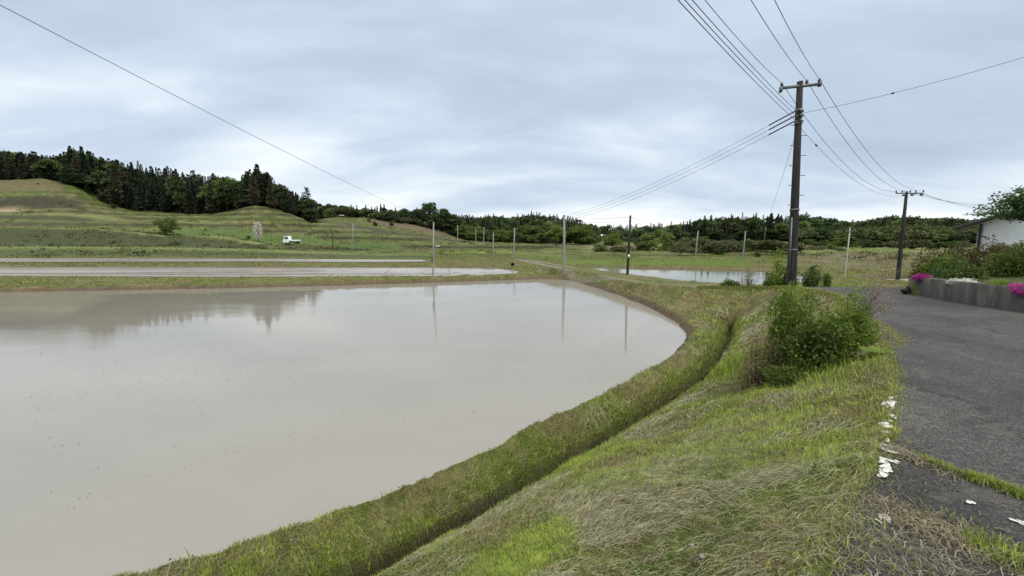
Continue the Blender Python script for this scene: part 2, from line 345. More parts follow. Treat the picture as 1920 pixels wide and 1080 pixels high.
# far land: curves of (px, py, distance) from near to far
KC = [
 [(-600, 483, 60), (0, 483.5, 60), (500, 483.5, 60), (800, 485, 60), (960, 484, 58), (1050, 492, 50), (1200, 496, 46), (1350, 501, 44), (1500, 507, 40), (1700, 516, 35), (1920, 522, 33), (2400, 528, 32)],
 [(-600, 462, 68), (0, 463, 68), (300, 464, 69), (500, 468, 70), (650, 471, 74), (800, 474, 76), (960, 477, 78), (1050, 482, 68), (1200, 485, 62), (1350, 487, 60), (1500, 488, 58), (1700, 493, 55), (1920, 494, 55), (2400, 494, 55)],
 [(-600, 461, 74), (0, 461, 74), (300, 462, 75), (500, 466.5, 76), (650, 469.5, 80), (800, 472, 84), (960, 475, 86), (1050, 478, 76), (1200, 481, 70), (1350, 483, 68), (1500, 484, 66), (1700, 489, 62), (1920, 490, 62), (2400, 490, 62)],
 [(-600, 434, 84), (0, 429, 84), (200, 432, 84), (320, 441, 85), (420, 446, 87), (490, 452, 88), (525, 461, 89), (650, 464, 92), (800, 467, 96), (960, 470, 98), (1050, 473, 90), (1200, 476, 84), (1350, 476, 84), (1500, 473, 84), (1700, 472, 84), (1920, 472, 84), (2400, 472, 84)],
 [(-600, 430, 97), (0, 426, 97), (150, 429, 97), (300, 436, 97), (420, 445, 98), (520, 453, 98), (600, 453, 100), (700, 457, 108), (800, 462, 116), (960, 466, 120), (1050, 467, 120), (1200, 469, 112), (1350, 469, 104), (1500, 469, 100), (1700, 469, 100), (1920, 468, 100), (2400, 468, 100)],
 [(-600, 406, 112), (0, 408, 112), (150, 412, 112), (300, 420, 112), (450, 424, 113), (560, 432, 116), (650, 442, 126), (750, 450, 136), (850, 457, 146), (960, 461, 160), (1100, 462, 160), (1200, 466, 150), (1350, 464, 132), (1500, 464, 128), (1700, 465, 128), (1920, 464, 128), (2400, 464, 128)],
 [(-600, 392, 128), (0, 394, 128), (120, 392, 128), (250, 408, 130), (400, 410, 130), (480, 405, 130), (580, 420, 134), (640, 428, 152), (720, 438, 160), (800, 444, 164), (880, 454, 180), (960, 458, 200), (1100, 460, 190), (1200, 464, 180), (1350, 460, 150), (1500, 460, 150), (1700, 463, 150), (1920, 462, 150), (2400, 462, 150)],
 [(-600, 340, 150), (0, 339, 150), (80, 335, 150), (140, 350, 150), (190, 378, 149), (240, 397, 148), (320, 402, 150), (400, 404, 150), (435, 398, 146), (455, 391, 143), (480, 387, 142), (510, 391, 143), (550, 404, 147), (590, 420, 153), (625, 404, 186), (700, 411, 192), (770, 421, 192), (830, 436, 194), (880, 452, 212), (960, 456, 240), (1100, 457, 240), (1200, 463, 300), (1300, 450, 190), (1500, 448, 190), (1650, 448, 200), (1800, 446, 200), (1920, 442, 200), (2400, 440, 200)],
 [(-600, 330, 190), (0, 328, 190), (150, 330, 190), (300, 370, 200), (450, 375, 200), (600, 402, 240), (750, 412, 265), (850, 432, 290), (960, 428, 330), (1060, 430, 330), (1150, 446, 430), (1250, 446, 430), (1350, 434, 250), (1500, 432, 270), (1650, 432, 290), (1800, 430, 300), (2400, 430, 300)],
 [(-600, 445, 900), (960, 445, 900), (2400, 445, 900)]]
UG = np.linspace(-2.2, 2.2, 400)
KD, KZ = [], []
for c in KC:
    P = np.array([atd(*q) for q in c]); u = P[:, 0]/P[:, 1]
    KD.append(np.interp(UG, u, P[:, 1])); KZ.append(np.interp(UG, u, P[:, 2]))
KD = np.array(KD); KZ = np.array(KZ)
def road_z(X, Y): return np.interp(Y, [-30, 11.5, 15, 17.2, 19.3, 22.7, 26.8, 31.6, 49, 60], [1.7, 1.7, 1.5, 1.22, 1.0, .78, .76, .8, .8, .6])
def land(X, Y, info=False):
    X = np.asarray(X, float); Y = np.asarray(Y, float)
    # near land
    dR = dline(X, Y, [tuple(p) for p in REDGE]); inR = inside(X, Y, RPOLY); dRp = np.where(inR, 0, dline(X, Y, RPOLY+[RPOLY[0]]))
    inL = inside(X, Y, LPOLY); inS = inside(X, Y, SPOLY)
    dL = dline(X, Y, LOUT); dD = dline(X, Y, [tuple(p) for p in DITCH]); rz = road_z(X, Y)
    zb = np.full(X.shape, .36)
    z = zb+(rz-zb)*(1-sstep(.15, 2.2, dRp))
    zl = -.08+.38*sstep(14.5, 17.5, Y)
    tt = dL/(dL+dR+1e-6)
    wob = (fbm(X, Y, 3, .9)-.5)*.35*np.clip(np.minimum(dL, dR), 0, 1)
    z = np.where(inS & ~inL, zl+(rz-.02-zl)*np.clip(tt, 0, 1)**.92+wob, z)
    z = np.where(inL, .27, z)
    far_l = inL & (dD > 3)
    z = np.where(far_l, .30+(fbm(X, Y, 3, .8)-.5)*.12, z)
    lev = np.where(inL & (dD < 3), np.minimum(z, -.08+(np.maximum(dD-.10, 0)+.0)*.60+.02+(fbm(X+3, Y, 3, 1.6)-.5)*.22*np.clip(dD, 0, .6)), z)
    z = np.where(inL, lev, z)
    wd = .05+.09*fbm(X*1.5, Y*1.5, 2)
    cut = -.42+np.maximum(dD-wd, 0)*4.6
    z = np.where(Y < 16.5, np.minimum(z, np.maximum(cut, -.42)), z)
    inG = inside(X, Y, GPOLY); dG = np.where(inG, 0, dline(X, Y, GPOLY+[GPOLY[0]]))
    gz = 2.12+.35*sstep(12, 24, X)
    z = np.where(inG, gz, np.maximum(z, np.where(~inR, z+(gz-z)*(1-sstep(0, 3.0, dG)), z)))
    z = np.where(inR, rz, z)
    # fields beyond
    u = X/np.maximum(Y, 1e-3); u = np.where(Y < 20, np.clip(u, -2.19, 2.19), u)
    fi = np.clip((np.clip(u, -2.19, 2.19)+2.2)/4.4*399, 0, 398.999); i0 = fi.astype(int); fr = fi-i0
    D = KD[:, i0]*(1-fr)+KD[:, i0+1]*fr; Z = KZ[:, i0]*(1-fr)+KZ[:, i0+1]*fr
    zf = Z[0].copy()
    for k in range(len(D)-1):
        s = np.clip((Y-D[k])/(D[k+1]-D[k]), 0, 1)
        if k in (2, 5): s = s*s*(3-2*s)
        elif k == 7: s = s
        zf = np.where(Y > D[k], Z[k]*(1-s)+Z[k+1]*s, zf)
    far = Y > D[0]
    amp = sstep(70, 130, Y)
    stp = sstep(76, 84, Y)*(1-sstep(150, 165, Y))*(1-sstep(9.5, 12.5, zf)); zw_ = zf+(fbm(X, Y, 2, .014)-.5)*2.4+(fbm(X, Y, 2, .08)-.5)*.5
    zf = zf-stp*.30*np.sin(2*pi*zw_/2.1)-stp*.09*np.sin(4*pi*zw_/2.1)
    zf = zf+(fbm(X, Y, 4, .09)-.5)*1.8*amp+(fbm(X+40, Y, 3, .5)-.5)*.35*sstep(60, 80, Y)
    bl = sstep(-6, 0, Y-D[0])
    z = np.where(inG, z, z*(1-bl)+np.where(far, zf, Z[0])*bl)
    z = np.where(inR & (Y < 49), rz, z)
    # water basins
    wet = np.full(X.shape, 9.)
    for P, zw, sl, dp in ((W1, 0, 1.15, -.4), (W3, .22, .5, -.10), (W4, .42, .8, -.3), (W2, .10, .7, -.3), (W5, .0, .7, -.3)):
        d = sdp(X, Y, P)
        d = d+(fbm(X, Y, 3, 2.0)-.5)*.22*(Y > 20)+(fbm(X, Y, 3, 5.0)-.5)*.10+(fbm(X, Y, 3, 1.3)-.5)*.22*(Y < 20)
        fl = zw+np.maximum(dp, d*sl)
        if P is W3:
            q = fbm(X*.10, Y*1.0, 3, 1.0); r_ = np.sin(Y*3.1+X*.05+3*fbm(X*.05, Y*.3, 2))
            fl = np.where(d < 0, zw-.07+.09*np.clip(r_*1.5-.3, 0, 1)*sstep(.45, .56, q)*np.clip(-d, 0, 1)+(fbm(X*.3, Y, 3, 2.)-.5)*.05, fl)
        z = np.minimum(z, fl); wet = np.minimum(wet, d)
    rough = np.where(inR, 0., 1.)*(wet > -.3)*(1-inG*.0)
    z = z+rough*((fbm(X, Y, 3, 7.0)-.5)*.045+(fbm(X+9, Y+4, 3, 1.8)-.5)*.10*np.clip(np.minimum(dD, 1), .15, 1)*np.clip(wet+.2, .1, 1)*np.clip(dRp*2, 0, 1))
    if info: return z, dict(inR=inR, dRp=dRp, inL=inL, inS=inS, inG=inG, dD=dD, wet=wet, u=u, rz=rz, dR=dR)
    return z
# ------------------------------------------------------------------ the ground and the road on one fan-shaped grid
az = np.concatenate([np.linspace(-178, -66, 90), np.linspace(-65, 60, 760), np.linspace(61, 180, 100)])
rr = np.concatenate([[0.02], np.exp(np.linspace(math.log(.35), math.log(70), 700)), np.exp(np.linspace(math.log(70.6), math.log(1800), 260))])
A, R = np.meshgrid(np.radians(az), rr, indexing='ij')
GX = R*np.sin(A); GY = R*np.cos(A)
GZ, I = land(GX, GY, True)
def land_color(X, Y, Z, I):
    g = np.array([.118, .155, .032]); ol = np.array([.172, .160, .060]); st = np.array([.27, .225, .115]); dk = np.array([.062, .074, .028]); mud = np.array([.105, .078, .052])
    n1 = fbm(X, Y, 4, .7)[..., None]; n2 = fbm(X+31, Y+7, 4, 2.6)[..., None]; n3 = fbm(X*.25, Y, 4, .10)[..., None]; n4 = fbm(X*.3+50, Y+70, 4, .45)[..., None]
    c = g*(1-sstep(.4, .6, n1))+ol*sstep(.4, .6, n1)
    c = c*(1-.6*sstep(.5, .68, n2))+st*.6*sstep(.5, .68, n2)
    n5 = fbm(X+5, Y+3, 3, 9.0)[..., None]; c = c*(.30+.75*n5); c = c*(1-.5*sstep(.55, .7, n5))+np.array([.15, .115, .07])*.5*sstep(.55, .7, n5)
    fm = sstep(45, 80, Y)[..., None]
    cf = g*.92*(1-sstep(.40, .58, n3))+ol*.72*sstep(.40, .58, n3)
    cf = cf*(1-.32*sstep(.5, .66, n4))+st*.55*.32*sstep(.5, .66, n4)
    cf = cf*(1-.55*(1-sstep(.30, .42, n4)))+dk*.55*(1-sstep(.30, .42, n4))
    nf = fbm(X*.5, Y*1.3, 4, 1.1)[..., None]; nf2 = fbm(X+3, Y+90, 4, .35)[..., None]
    cf = cf*(.36+.80*nf)*(.66+.5*nf2)*np.array([1.0, 1.10, .95])
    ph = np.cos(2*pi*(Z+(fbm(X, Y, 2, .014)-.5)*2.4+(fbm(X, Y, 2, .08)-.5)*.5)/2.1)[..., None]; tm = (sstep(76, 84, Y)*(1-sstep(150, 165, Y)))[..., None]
    bank = sstep(.15, .9, -ph)*tm*(.35+.9*nf2); cf = cf*(1-.68*np.clip(bank*(.3+1.4*fbm(X*.4, Y, 3, .12)[..., None]), 0, 1)); lip = sstep(.86, .99, ph)*tm*.45; cf = cf*(1+lip)  # slope shading put into the colour: steep terrace banks darker, crest lips paler
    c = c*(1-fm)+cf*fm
    # bare brown earth scarps on the hill and a dry field at the far right
    u = I['u']; px = 960+F*u
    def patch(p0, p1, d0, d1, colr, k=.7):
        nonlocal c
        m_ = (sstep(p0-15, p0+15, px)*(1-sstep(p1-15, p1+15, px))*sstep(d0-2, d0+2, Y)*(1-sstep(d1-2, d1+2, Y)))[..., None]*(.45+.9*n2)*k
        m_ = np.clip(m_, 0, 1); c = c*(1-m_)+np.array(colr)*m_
    patch(-100, 170, 129, 136, (.035, .030, .018), 1.1); patch(-100, 60, 124, 129, (.34, .27, .17), .8)
    patch(-50, 140, 141, 152, (.125, .105, .055), .9)
    patch(700, 860, 178, 196, (.12, .09, .06), .9); patch(650, 860, 160, 168, (.05, .045, .03), .9)
    patch(1100, 1190, 120, 160, (.22, .18, .11), .9); patch(1480, 1790, 84, 96, (.24, .18, .11), .6)
    patch(1480, 1790, 45, 80, (.14, .12, .07), .6); patch(330, 760, 90, 108, (.075, .12, .030), .9); patch(1050, 1400, 46, 60, (.10, .16, .03), .9)
    patch(960, 1060, 58, 80, (.11, .15, .04), .6)
    patch(-200, 500, 75, 83, (.045, .055, .020), 1.25); patch(-200, 500, 84, 86, (.17, .19, .07), 1.2); patch(-200, 430, 112.5, 117, (.045, .055, .022), 1.1); patch(-200, 430, 118, 120.5, (.17, .18, .07), 1.); patch(-300, 820, 61, 66, (.06, .075, .026), 1.1); patch(-300, 820, 67.5, 69.5, (.16, .185, .07), 1.1)  # dark bank faces and pale crests painted in so the terrace steps show
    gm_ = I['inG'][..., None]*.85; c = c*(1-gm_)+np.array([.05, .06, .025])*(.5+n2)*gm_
    # wet mud along the water lines, in the ditch and under the water
    d = I['wet'][..., None]; mm = 1-sstep(.10, .32, d); c = c*(1-mm)+mud*mm
    dd = I['dD'][..., None]; mm = (1-sstep(.09, .24, dd)); c = c*(1-mm)+np.array([.035, .03, .02])*mm
    # farm track along the crest
    tr = (I['inR'] & (Y > 18.6) & (Y < 60) & (I['dR'] > .5) & (I['dR'] < .95))[..., None]*(.25+.5*n1); c = c*(1-tr)+np.array([.21, .195, .15])*tr
    return np.clip(c, .01, .8)
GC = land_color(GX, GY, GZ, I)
na, nr = A.shape
ii = np.arange(na*nr).reshape(na, nr)
q = np.stack([ii[:-1, :-1], ii[:-1, 1:], ii[1:, 1:], ii[1:, :-1]], -1)
isroad = I['inR'] & (GY < 19.0+.8*fbm(GX, GY, 2, 1.)) & (I['dR'] > .20*(fbm(GX, GY, 4, 2.2)-.20)) | (R < .3) & False
qr = isroad[:-1, :-1] & isroad[1:, 1:] & isroad[1:, :-1] & isroad[:-1, 1:]
V = np.stack([GX, GY, GZ], -1).reshape(-1, 3); C3 = GC.reshape(-1, 3)
# the grid runs clockwise seen from above, so flip
q = q[..., ::-1]
def sub(name, msk, mt, col=True):
    f = q[msk]; us, inv = np.unique(f.ravel(), return_inverse=True)
    return ob(name, mesh_np(name, V[us], inv.reshape(-1, 4), mt, C3[us] if col else None, smooth=True))
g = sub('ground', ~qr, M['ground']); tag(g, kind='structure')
r = sub('road', qr, M['asphalt'], False); tag(r, kind='structure')
# water sheets
def sheet(name, P, z, mt, grow=.5):
    P = np.array(P); nP = len(P); area = 0.5*np.sum(P[:, 0]*np.roll(P[:, 1], -1)-np.roll(P[:, 0], -1)*P[:, 1]); sg = 1 if area > 0 else -1
    e = np.roll(P, -1, 0)-np.roll(P, 1, 0); e /= np.linalg.norm(e, axis=1)[:, None]+1e-9
    nrm = np.stack([e[:, 1], -e[:, 0]], 1)*sg
    Q = P+nrm*grow
    import bmesh
    bm = bmesh.new(); vs = [bm.verts.new((x, y, z)) for x, y in Q]; f = bm.faces.new(vs)
    bmesh.ops.triangulate(bm, faces=[f]); bmesh.ops.recalc_face_normals(bm, faces=bm.faces)
    me = bpy.data.meshes.new(name); bm.to_mesh(me); bm.free()
    if me.polygons[0].normal.z < 0: me.flip_normals()
    me.materials.append(mt); return tag(ob(name, me), kind='structure')
sheet('paddy_water', W1, 0, M['water'], .25)
sheet('strip_paddy_water', W3, .22, M['water_far'], .5)
sheet('narrow_paddy_water', W4, .42, M['water_far'], .4)
sheet('right_paddy_water', W2, .10, M['water_green'], .4)
sheet('small_paddy_water', W5, .0, M['water_green'], .4)
dv = []; dq = []
for i, p in enumerate(DITCH):
    e = DITCH[min(i+1, len(DITCH)-1)]-DITCH[max(i-1, 0)]; e = e/np.linalg.norm(e); nn_ = np.array([-e[1], e[0]])*.15
    dv += [(*(p+nn_), -.27), (*(p-nn_), -.27)]
    if i: dq.append((2*i-2, 2*i-1, 2*i+1, 2*i))
tag(ob('ditch_water', mesh_np('ditch_water', dv, np.array(dq)[:, ::-1] if False else np.array(dq), M['ditch_water'])), kind='structure')
# pale wheel tracks on the farm track
for px_ in ((975, 1003), (990, 1022)):
    pass
mb = MB()
for off in (-.65, .65):
    pts = []
    for y_ in np.linspace(34, 52, 40):
        x0 = np.interp(y_, [31.6, 40.6, 49, 55], [5.3, 3.2, 1.1, 0.])+off
        pts.append((x0, y_))
    pts = np.array(pts); zz = land(pts[:, 0], pts[:, 1])+.025
    wv_ = .13+.03*np.sin(np.arange(40)*1.7)
    vv = np.concatenate([np.stack([pts[:, 0]-wv_, pts[:, 1], zz], 1), np.stack([pts[:, 0]+wv_, pts[:, 1], zz], 1)])
    mb.add(vv, [(i, 40+i, 41+i, i+1) for i in range(39)])
tag(mb.build('path', M['pale_concrete']), kind='structure')
# ------------------------------------------------------------------ leaves and plants
def rdir(n, g=rng):
    v = g.normal(size=(n, 3)); return v/np.linalg.norm(v, axis=1)[:, None]
def cards(c, a, l, wd, g=rng):          # diamond leaves: centre base c, axis a, length l, width wd
    n = len(c); b = np.cross(a, rdir(n, g)); b /= np.linalg.norm(b, axis=1)[:, None]+1e-9
    l = np.broadcast_to(l, n)[:, None]; wd = np.broadcast_to(wd, n)[:, None]
    nn_ = np.cross(a, b); k = (.12*l)*nn_
    V = np.stack([c, c+a*l*.5+b*wd*.5+k, c+a*l, c+a*l*.5-b*wd*.5+k], 1).reshape(-1, 3)
    return V, np.arange(4*n).reshape(-1, 4)
def cat(parts):
    V, Fq, n = [], [], 0
    for v, f in parts: V.append(v); Fq.append(f+n); n += len(v)
    return np.concatenate(V), np.concatenate(Fq)
def cedar_crown(sd, H=15., R0=2.5, n=1400, low=.05, blunt=.8, gap=.0):
    g = np.random.default_rng(sd)
    t = low+(1-low)*g.random(n*2)**1.25; th = g.random(n*2)*2*pi
    ph = g.random(6)*6; 
    tiers = .80+.20*np.sin(t*42+ph[0]+1.3*np.sin(th*2+ph[1]))
    lob = .78+.22*np.sin(th*3+ph[2]+t*5)+.12*np.sin(th*5+ph[3]-t*9)
    env = R0*np.clip(1-t, 0.015, 1)**blunt*tiers*lob*np.clip((t-low)/.12+.45, 0, 1)
    keep = np.sin(th*4+t*23+ph[4])*.5+.5 > gap*g.random(n*2)*1.6
    r = env*np.sqrt(.15+.85*g.random(n*2))
    sel = np.where(keep)[0][:n]; t, th, r, env = t[sel], th[sel], r[sel], env[sel]
    c = np.stack([r*np.cos(th), r*np.sin(th), t*H+.15*R0*(1-r/(env+.01))], 1)
    a = np.stack([np.cos(th), np.sin(th), -.35+.9*(t > .93)], 1)+g.normal(size=(len(t), 3))*.45; a /= np.linalg.norm(a, axis=1)[:, None]
    V, Fq = cards(c, a, (.55+.75*g.random(len(t)))*(1.15-.7*t), (.30+.35*g.random(len(t)))*(1.15-.5*t), g)
    tip = cards(np.tile([[0, 0, H*.95]], (10, 1)), np.tile([[0, 0, 1.]], (10, 1))+g.normal(size=(10, 3))*.18, .9, .22, g)
    return cat([(V, Fq), tip])
def round_crown(sd, H=10., R0=3.6, n=1900, lobes=14, size=.42, base=.28, flat=1.0):
    g = np.random.default_rng(sd)
    zc = H*(base+1)/2; hz = H*(1-base)/2
    L_ = rdir(lobes, g)*(.35+.45*g.random((lobes, 1))); L_[:, 2] *= flat
    L_ = L_*[R0, R0, hz]+[0, 0, zc]; lr = R0*(.30+.26*g.random(lobes))
    k = g.integers(0, lobes, n); d = rdir(n, g); d[:, 2] = np.abs(d[:, 2])*.9-.25
    rad = lr[k]*(.55+.55*g.random(n)**.6)
    c = L_[k]+d*rad[:, None]*[1, 1, .75]
    a = d*.6+rdir(n, g)*.8+[0, 0, .1]; a /= np.linalg.norm(a, axis=1)[:, None]
    s = size*(.6+.8*g.random(n))
    return cards(c, a, s*1.3, s*.85, g), L_
def trunk_mb(H, r0, sd, L_=None, lean=.02, top=.92):
    g = np.random.default_rng(sd+500); mb = MB()
    zs = np.linspace(-.6, H*top, 7); off = np.cumsum(g.normal(size=(7, 2))*H*lean*.3, 0)*(zs > .1)[:, None]
    P = np.column_stack([off, zs]); mb.tube(P, np.linspace(r0, r0*.2, 7), 6)
    if L_ is not None:
        for q_ in L_[:9]:
            s = g.uniform(.25, .6); p0 = np.array([np.interp(s*H*top, zs, off[:, 0]), np.interp(s*H*top, zs, off[:, 1]), s*H*top])
            if p0[2] > q_[2]: p0[2] = q_[2]*.6
            m_ = (p0+q_)/2+g.normal(size=3)*.15
            mb.tube([p0, m_, q_], [r0*.45, r0*.28, r0*.1], 5)
    return mb
PROTO = {}
def proto(key, crown, leaf, H, tr, tmat, name):
    V, Fq = crown
    PROTO[key] = (mesh_np(name+'_crown', V, Fq, M[leaf]), None, H, name)
    o = tr.build('tmp', M[tmat]); me = o.data; me.name = name+'_trunk'; bpy.data.objects.remove(o)
    PROTO[key] = (PROTO[key][0], me, H, name)
for k in range(4):
    proto(f'cedar{k}', cedar_crown(10+k, R0=2.6+.35*k, blunt=.86+.08*k), 'cedar', 15, trunk_mb(15, .28, k), 'bark', 'cedar_tree')
for k in range(2):
    proto(f'brown{k}', cedar_crown(20+k, R0=3.0, blunt=.55, gap=.6, low=.10), 'cedar_brown', 15, trunk_mb(15, .26, 7+k), 'bark', 'cedar_tree')
def rproto(key, sd, leaf, H, R0, n, lobes, size, base, name, flat=1.0, tm='bark', r0=.22):
    c, L_ = round_crown(sd, H, R0, n, lobes, size, base, flat); proto(key, c, leaf, H, trunk_mb(H, r0, sd, L_, .06, .8), tm, name)
for k in range(3): rproto(f'dark{k}', 30+k, 'dark', 11, 3.6, 1900, 15, .5, .04, 'evergreen_tree')
for k in range(3): rproto(f'mid{k}', 40+k, 'mid', 10, 3.8, 1900, 15, .5, .05, 'broadleaf_tree')
for k in range(3): rproto(f'spring{k}', 50+k, 'spring', 9, 3.7, 1900, 15, .42, .06, 'broadleaf_tree')
for k in range(3): rproto(f'scrub{k}', 60+k, 'scrub', 4, 2.6, 1500, 14, .30, .04, 'shrub', .8, r0=.08)
# a tree of open drooping tiers: pine
def pine_crown(sd, H=14):
    g = np.random.default_rng(sd); ps = []
    for i in range(15):
        z = H*(.25+.75*i/15); rl = 3.3*(1-i/15)**.8+.3
        for j in range(5):
            th = g.random()*2*pi; dirv = np.array([cos(th), sin(th), .12]); m_ = int(22*rl/3)+6
            s = g.random(m_)**.7; c = np.array([0, 0, z])+dirv*(s*rl)[:, None]+g.normal(size=(m_, 3))*[.2, .2, .10]
            a = dirv+g.normal(size=(m_, 3))*.5; a /= np.linalg.norm(a, axis=1)[:, None]; ps.append(cards(c, a, .6, .3, g))
    return cat(ps)
proto('pine0', pine_crown(70), 'cedar', 14, trunk_mb(14, .2, 70), 'bark', 'pine_tree')
def tree(key, x, y, h, wide=1.0, label=None, group=None, z=None, cat_='tree', name=None, rz=None):
    cm, tm, H, nm = PROTO[key]
    if z is None: z = float(land(np.array([x]), np.array([y]))[0])
    e = empty(name or nm, (x, y, z-.1), rng.random()*6.28 if rz is None else rz); s = h/H
    e.scale = (s*wide, s*wide, s); tag(e, label, cat_, group)
    ob('crown', cm, e)
    if tm: ob('trunk', tm, e)
    return e
# stretched merged copies for the far woods
def wood_mass(name, spots, label):
    Vs, Fs, Cs, n = [], [], [], 0
    cache = {}
    for key, x, y, z, h, wide, tint in spots:
        if key not in cache:
            me = PROTO[key][0]; v = np.empty(len(me.vertices)*3, np.float32); me.vertices.foreach_get('co', v); cache[key] = v.reshape(-1, 4, 3)
        v = cache[key]; m_ = rng.random(len(v)) < .62; v = v[m_].reshape(-1, 3)
        s = h/PROTO[key][2]; a = rng.random()*6.28
        p = v*[s*wide, s*wide, s]; p = np.stack([p[:, 0]*cos(a)-p[:, 1]*sin(a)+x, p[:, 0]*sin(a)+p[:, 1]*cos(a)+y, p[:, 2]+z], 1)
        Vs.append(p); Fs.append(np.arange(len(p)).reshape(-1, 4)+n); n += len(p); Cs.append(np.tile(tint, (len(p), 1)))
    o = ob(name, mesh_np(name, np.concatenate(Vs), np.concatenate(Fs), M['wood_mass'], np.concatenate(Cs)))
    return tag(o, label, 'woodland', kind='stuff')
TINT = {'cedar': (.024, .040, .023), 'brown': (.068, .062, .042), 'dark': (.046, .072, .030), 'mid': (.105, .150, .046), 'spring': (.12, .165, .04), 'scrub': (.10, .11, .05), 'pine': (.03, .045, .02)}
def pick(ws):
    ks = list(ws); p = np.array([ws[k] for k in ks], float); k = ks[rng.choice(len(ks), p=p/p.sum())]
    m_ = {'cedar': 4, 'brown': 2, 'dark': 3, 'mid': 3, 'spring': 3, 'scrub': 3, 'pine': 1}[k]; return k+str(rng.integers(m_))
def forest(px0, px1, dlo, dhi, sky, ws, n, nat, label=None, group=None, mass=None, minh=3., jit=.28, wide=1.0):
    # dlo / dhi: distance as lists of (px, d); rows from front to back, tops kept under the skyline that the wood has
    skx, sky_ = zip(*sky); lo = list(zip(*dlo)); hi = list(zip(*dhi)); out = 0
    for i in range(n):
        px = px0+(px1-px0)*((i*.618034) % 1.0); f = rng.random()
        a_, b_ = np.interp(px, *lo), np.interp(px, *hi); d = a_+(b_-a_)*f
        py = np.interp(px, skx, sky_)
        P = atd(px, py, d); x = P[0]; z = float(land(np.array([x]), np.array([d]))[0]); cap = P[2]-z
        h = min(nat*rng.uniform(.75, 1.25), cap*(1-jit*rng.random()**1.5)) if mass is None or True else cap
        if cap > nat*1.0 and f > .6: h = min(cap*(1-jit*rng.random()), nat*1.9)
        if h < minh: continue
        k = pick(ws); wd = wide*np.clip(nat/h, .8, 1.5)**.5*rng.uniform(.85, 1.2)
        if mass is not None:
            tt_ = np.array(TINT[k[:-1]])*rng.uniform(.7, 1.35)*(1.0 if px0 < 0 else 1.35); mass.append((k, x, d, z-.3, h, wd, tt_))
        else:
            kk = k[:-1]; lb = {'cedar': f'dark green conical cedar {label}', 'brown': f'brownish thin conifer {label}', 'dark': f'dark round evergreen {label}', 'mid': f'mid-green leafy tree {label}', 'spring': f'fresh yellow-green tree {label}', 'scrub': f'low olive scrub {label}', 'pine': f'tiered pine {label}'}[kk]
            tree(k, x, d, h, wd, lb, group, z=z)
        out += 1
SK1 = [(-90, 292), (0, 284), (40, 285), (70, 290), (110, 290), (125, 278), (150, 276), (172, 285), (185, 294), (200, 292), (230, 304), (258, 300), (270, 310), (300, 313), (318, 308), (340, 322), (360, 318), (385, 328), (404, 321), (425, 338), (445, 340), (460, 320), (480, 311), (500, 322), (522, 345), (545, 352), (560, 365), (585, 372), (600, 388), (620, 400)]
K5D = [(c[0], c[2]) for c in KC[7]]
def shift(l, a): return [(p, d+a) for p, d in l]
forest(-70, 430, shift(K5D, 1), shift(K5D, 34), SK1, dict(cedar=5, brown=3, dark=2, mid=.6), 118, 12.5, 'in the dense wood behind the left hill', 'trees of the wood on the left hill')
forest(430, 590, shift(K5D, 1), shift(K5D, 16), SK1, dict(cedar=3, brown=4, dark=2), 34, 12., 'crowning the grassy knoll right of the yellow-green round tree', 'trees crowning the grassy knoll')
MASS = []
forest(-120, 600, shift(K5D, 14), shift(K5D, 46), SK1, dict(cedar=5, brown=2, dark=2), 190, 14, mass=MASS, jit=.14)
# specimens on the left skyline
def spec(key, px, pytop, d, wide, label, group=None, pybase=None, cat_='tree', name=None):
    P = atd(px, pytop, d); z = float(land(np.array([P[0]]), np.array([d]))[0]) if pybase is None else atd(px, pybase, d)[2]
    return tree(key, P[0], d, P[2]-z, wide, label, group, z=z, cat_=cat_, name=name)
spec('cedar2', 130, 275, 158, 1.25, 'tall twin-peaked dark cedar highest above the left wood')
spec('cedar3', 152, 276, 160, 1.2, 'tall dark cedar just right of the twin-peaked one on the left skyline')
spec('cedar1', 462, 322, 149, 1.5, 'broad dark cedar at the left shoulder of the knoll top clump')
spec('cedar3', 481, 310, 150, 1.9, 'tallest dark cedar standing in the middle of the knoll top clump')
spec('cedar2', 500, 324, 151, 1.6, 'broad dark cedar at the right shoulder of the knoll top clump')
spec('pine0', 573, 349, 160, .9, 'lone tiered conifer with bare top rising at the right end of the knoll wood')
spec('pine0', 590, 375, 162, .8, 'small ragged pine leaning over the right end of the knoll wood')
spec('spring1', 8, 279, 172, 1.3, 'pale green leafy tree at the far left end of the skyline')
spec('spring2', 428, 332, 165, 1.2, 'light green leafy tree in the gap between the left wood and the knoll')
# middle woods
SK2 = [(590, 385), (612, 376), (640, 381), (665, 378), (690, 384), (715, 378), (740, 388), (760, 385), (790, 398), (860, 400)]
forest(600, 790, shift(K5D, 3), shift(K5D, 34), SK2, dict(mid=3, dark=3, cedar=2, spring=.6), 36, 7.5, 'in the row behind the bare middle field', 'trees in the row behind the middle field')
SK3 = [(755, 396), (772, 388), (790, 379), (812, 377), (832, 385), (846, 395), (860, 412)]
forest(758, 858, shift(K5D, 1), shift(K5D, 12), SK3, dict(dark=4, cedar=2, brown=1), 18, 12, 'in the dark clump at the end of the middle field', 'trees of the dark clump')
SK4 = [(830, 396), (850, 402), (870, 400), (900, 404), (930, 398), (960, 401), (990, 396), (1005, 392), (1025, 402), (1045, 400), (1080, 407), (1110, 418), (1130, 424)]
forest(850, 1110, [(850, 236), (1110, 236)], [(850, 262), (1110, 262)], SK4, dict(cedar=3, mid=2, dark=4, brown=1.2), 44, 12, 'on the low wooded hill in the middle distance', 'trees on the middle wooded hill')
forest(835, 1120, [(850, 262), (1110, 262)], [(850, 330), (1110, 330)], SK4, dict(cedar=4, mid=1, dark=4, brown=1), 150, 13, mass=MASS, jit=.16)
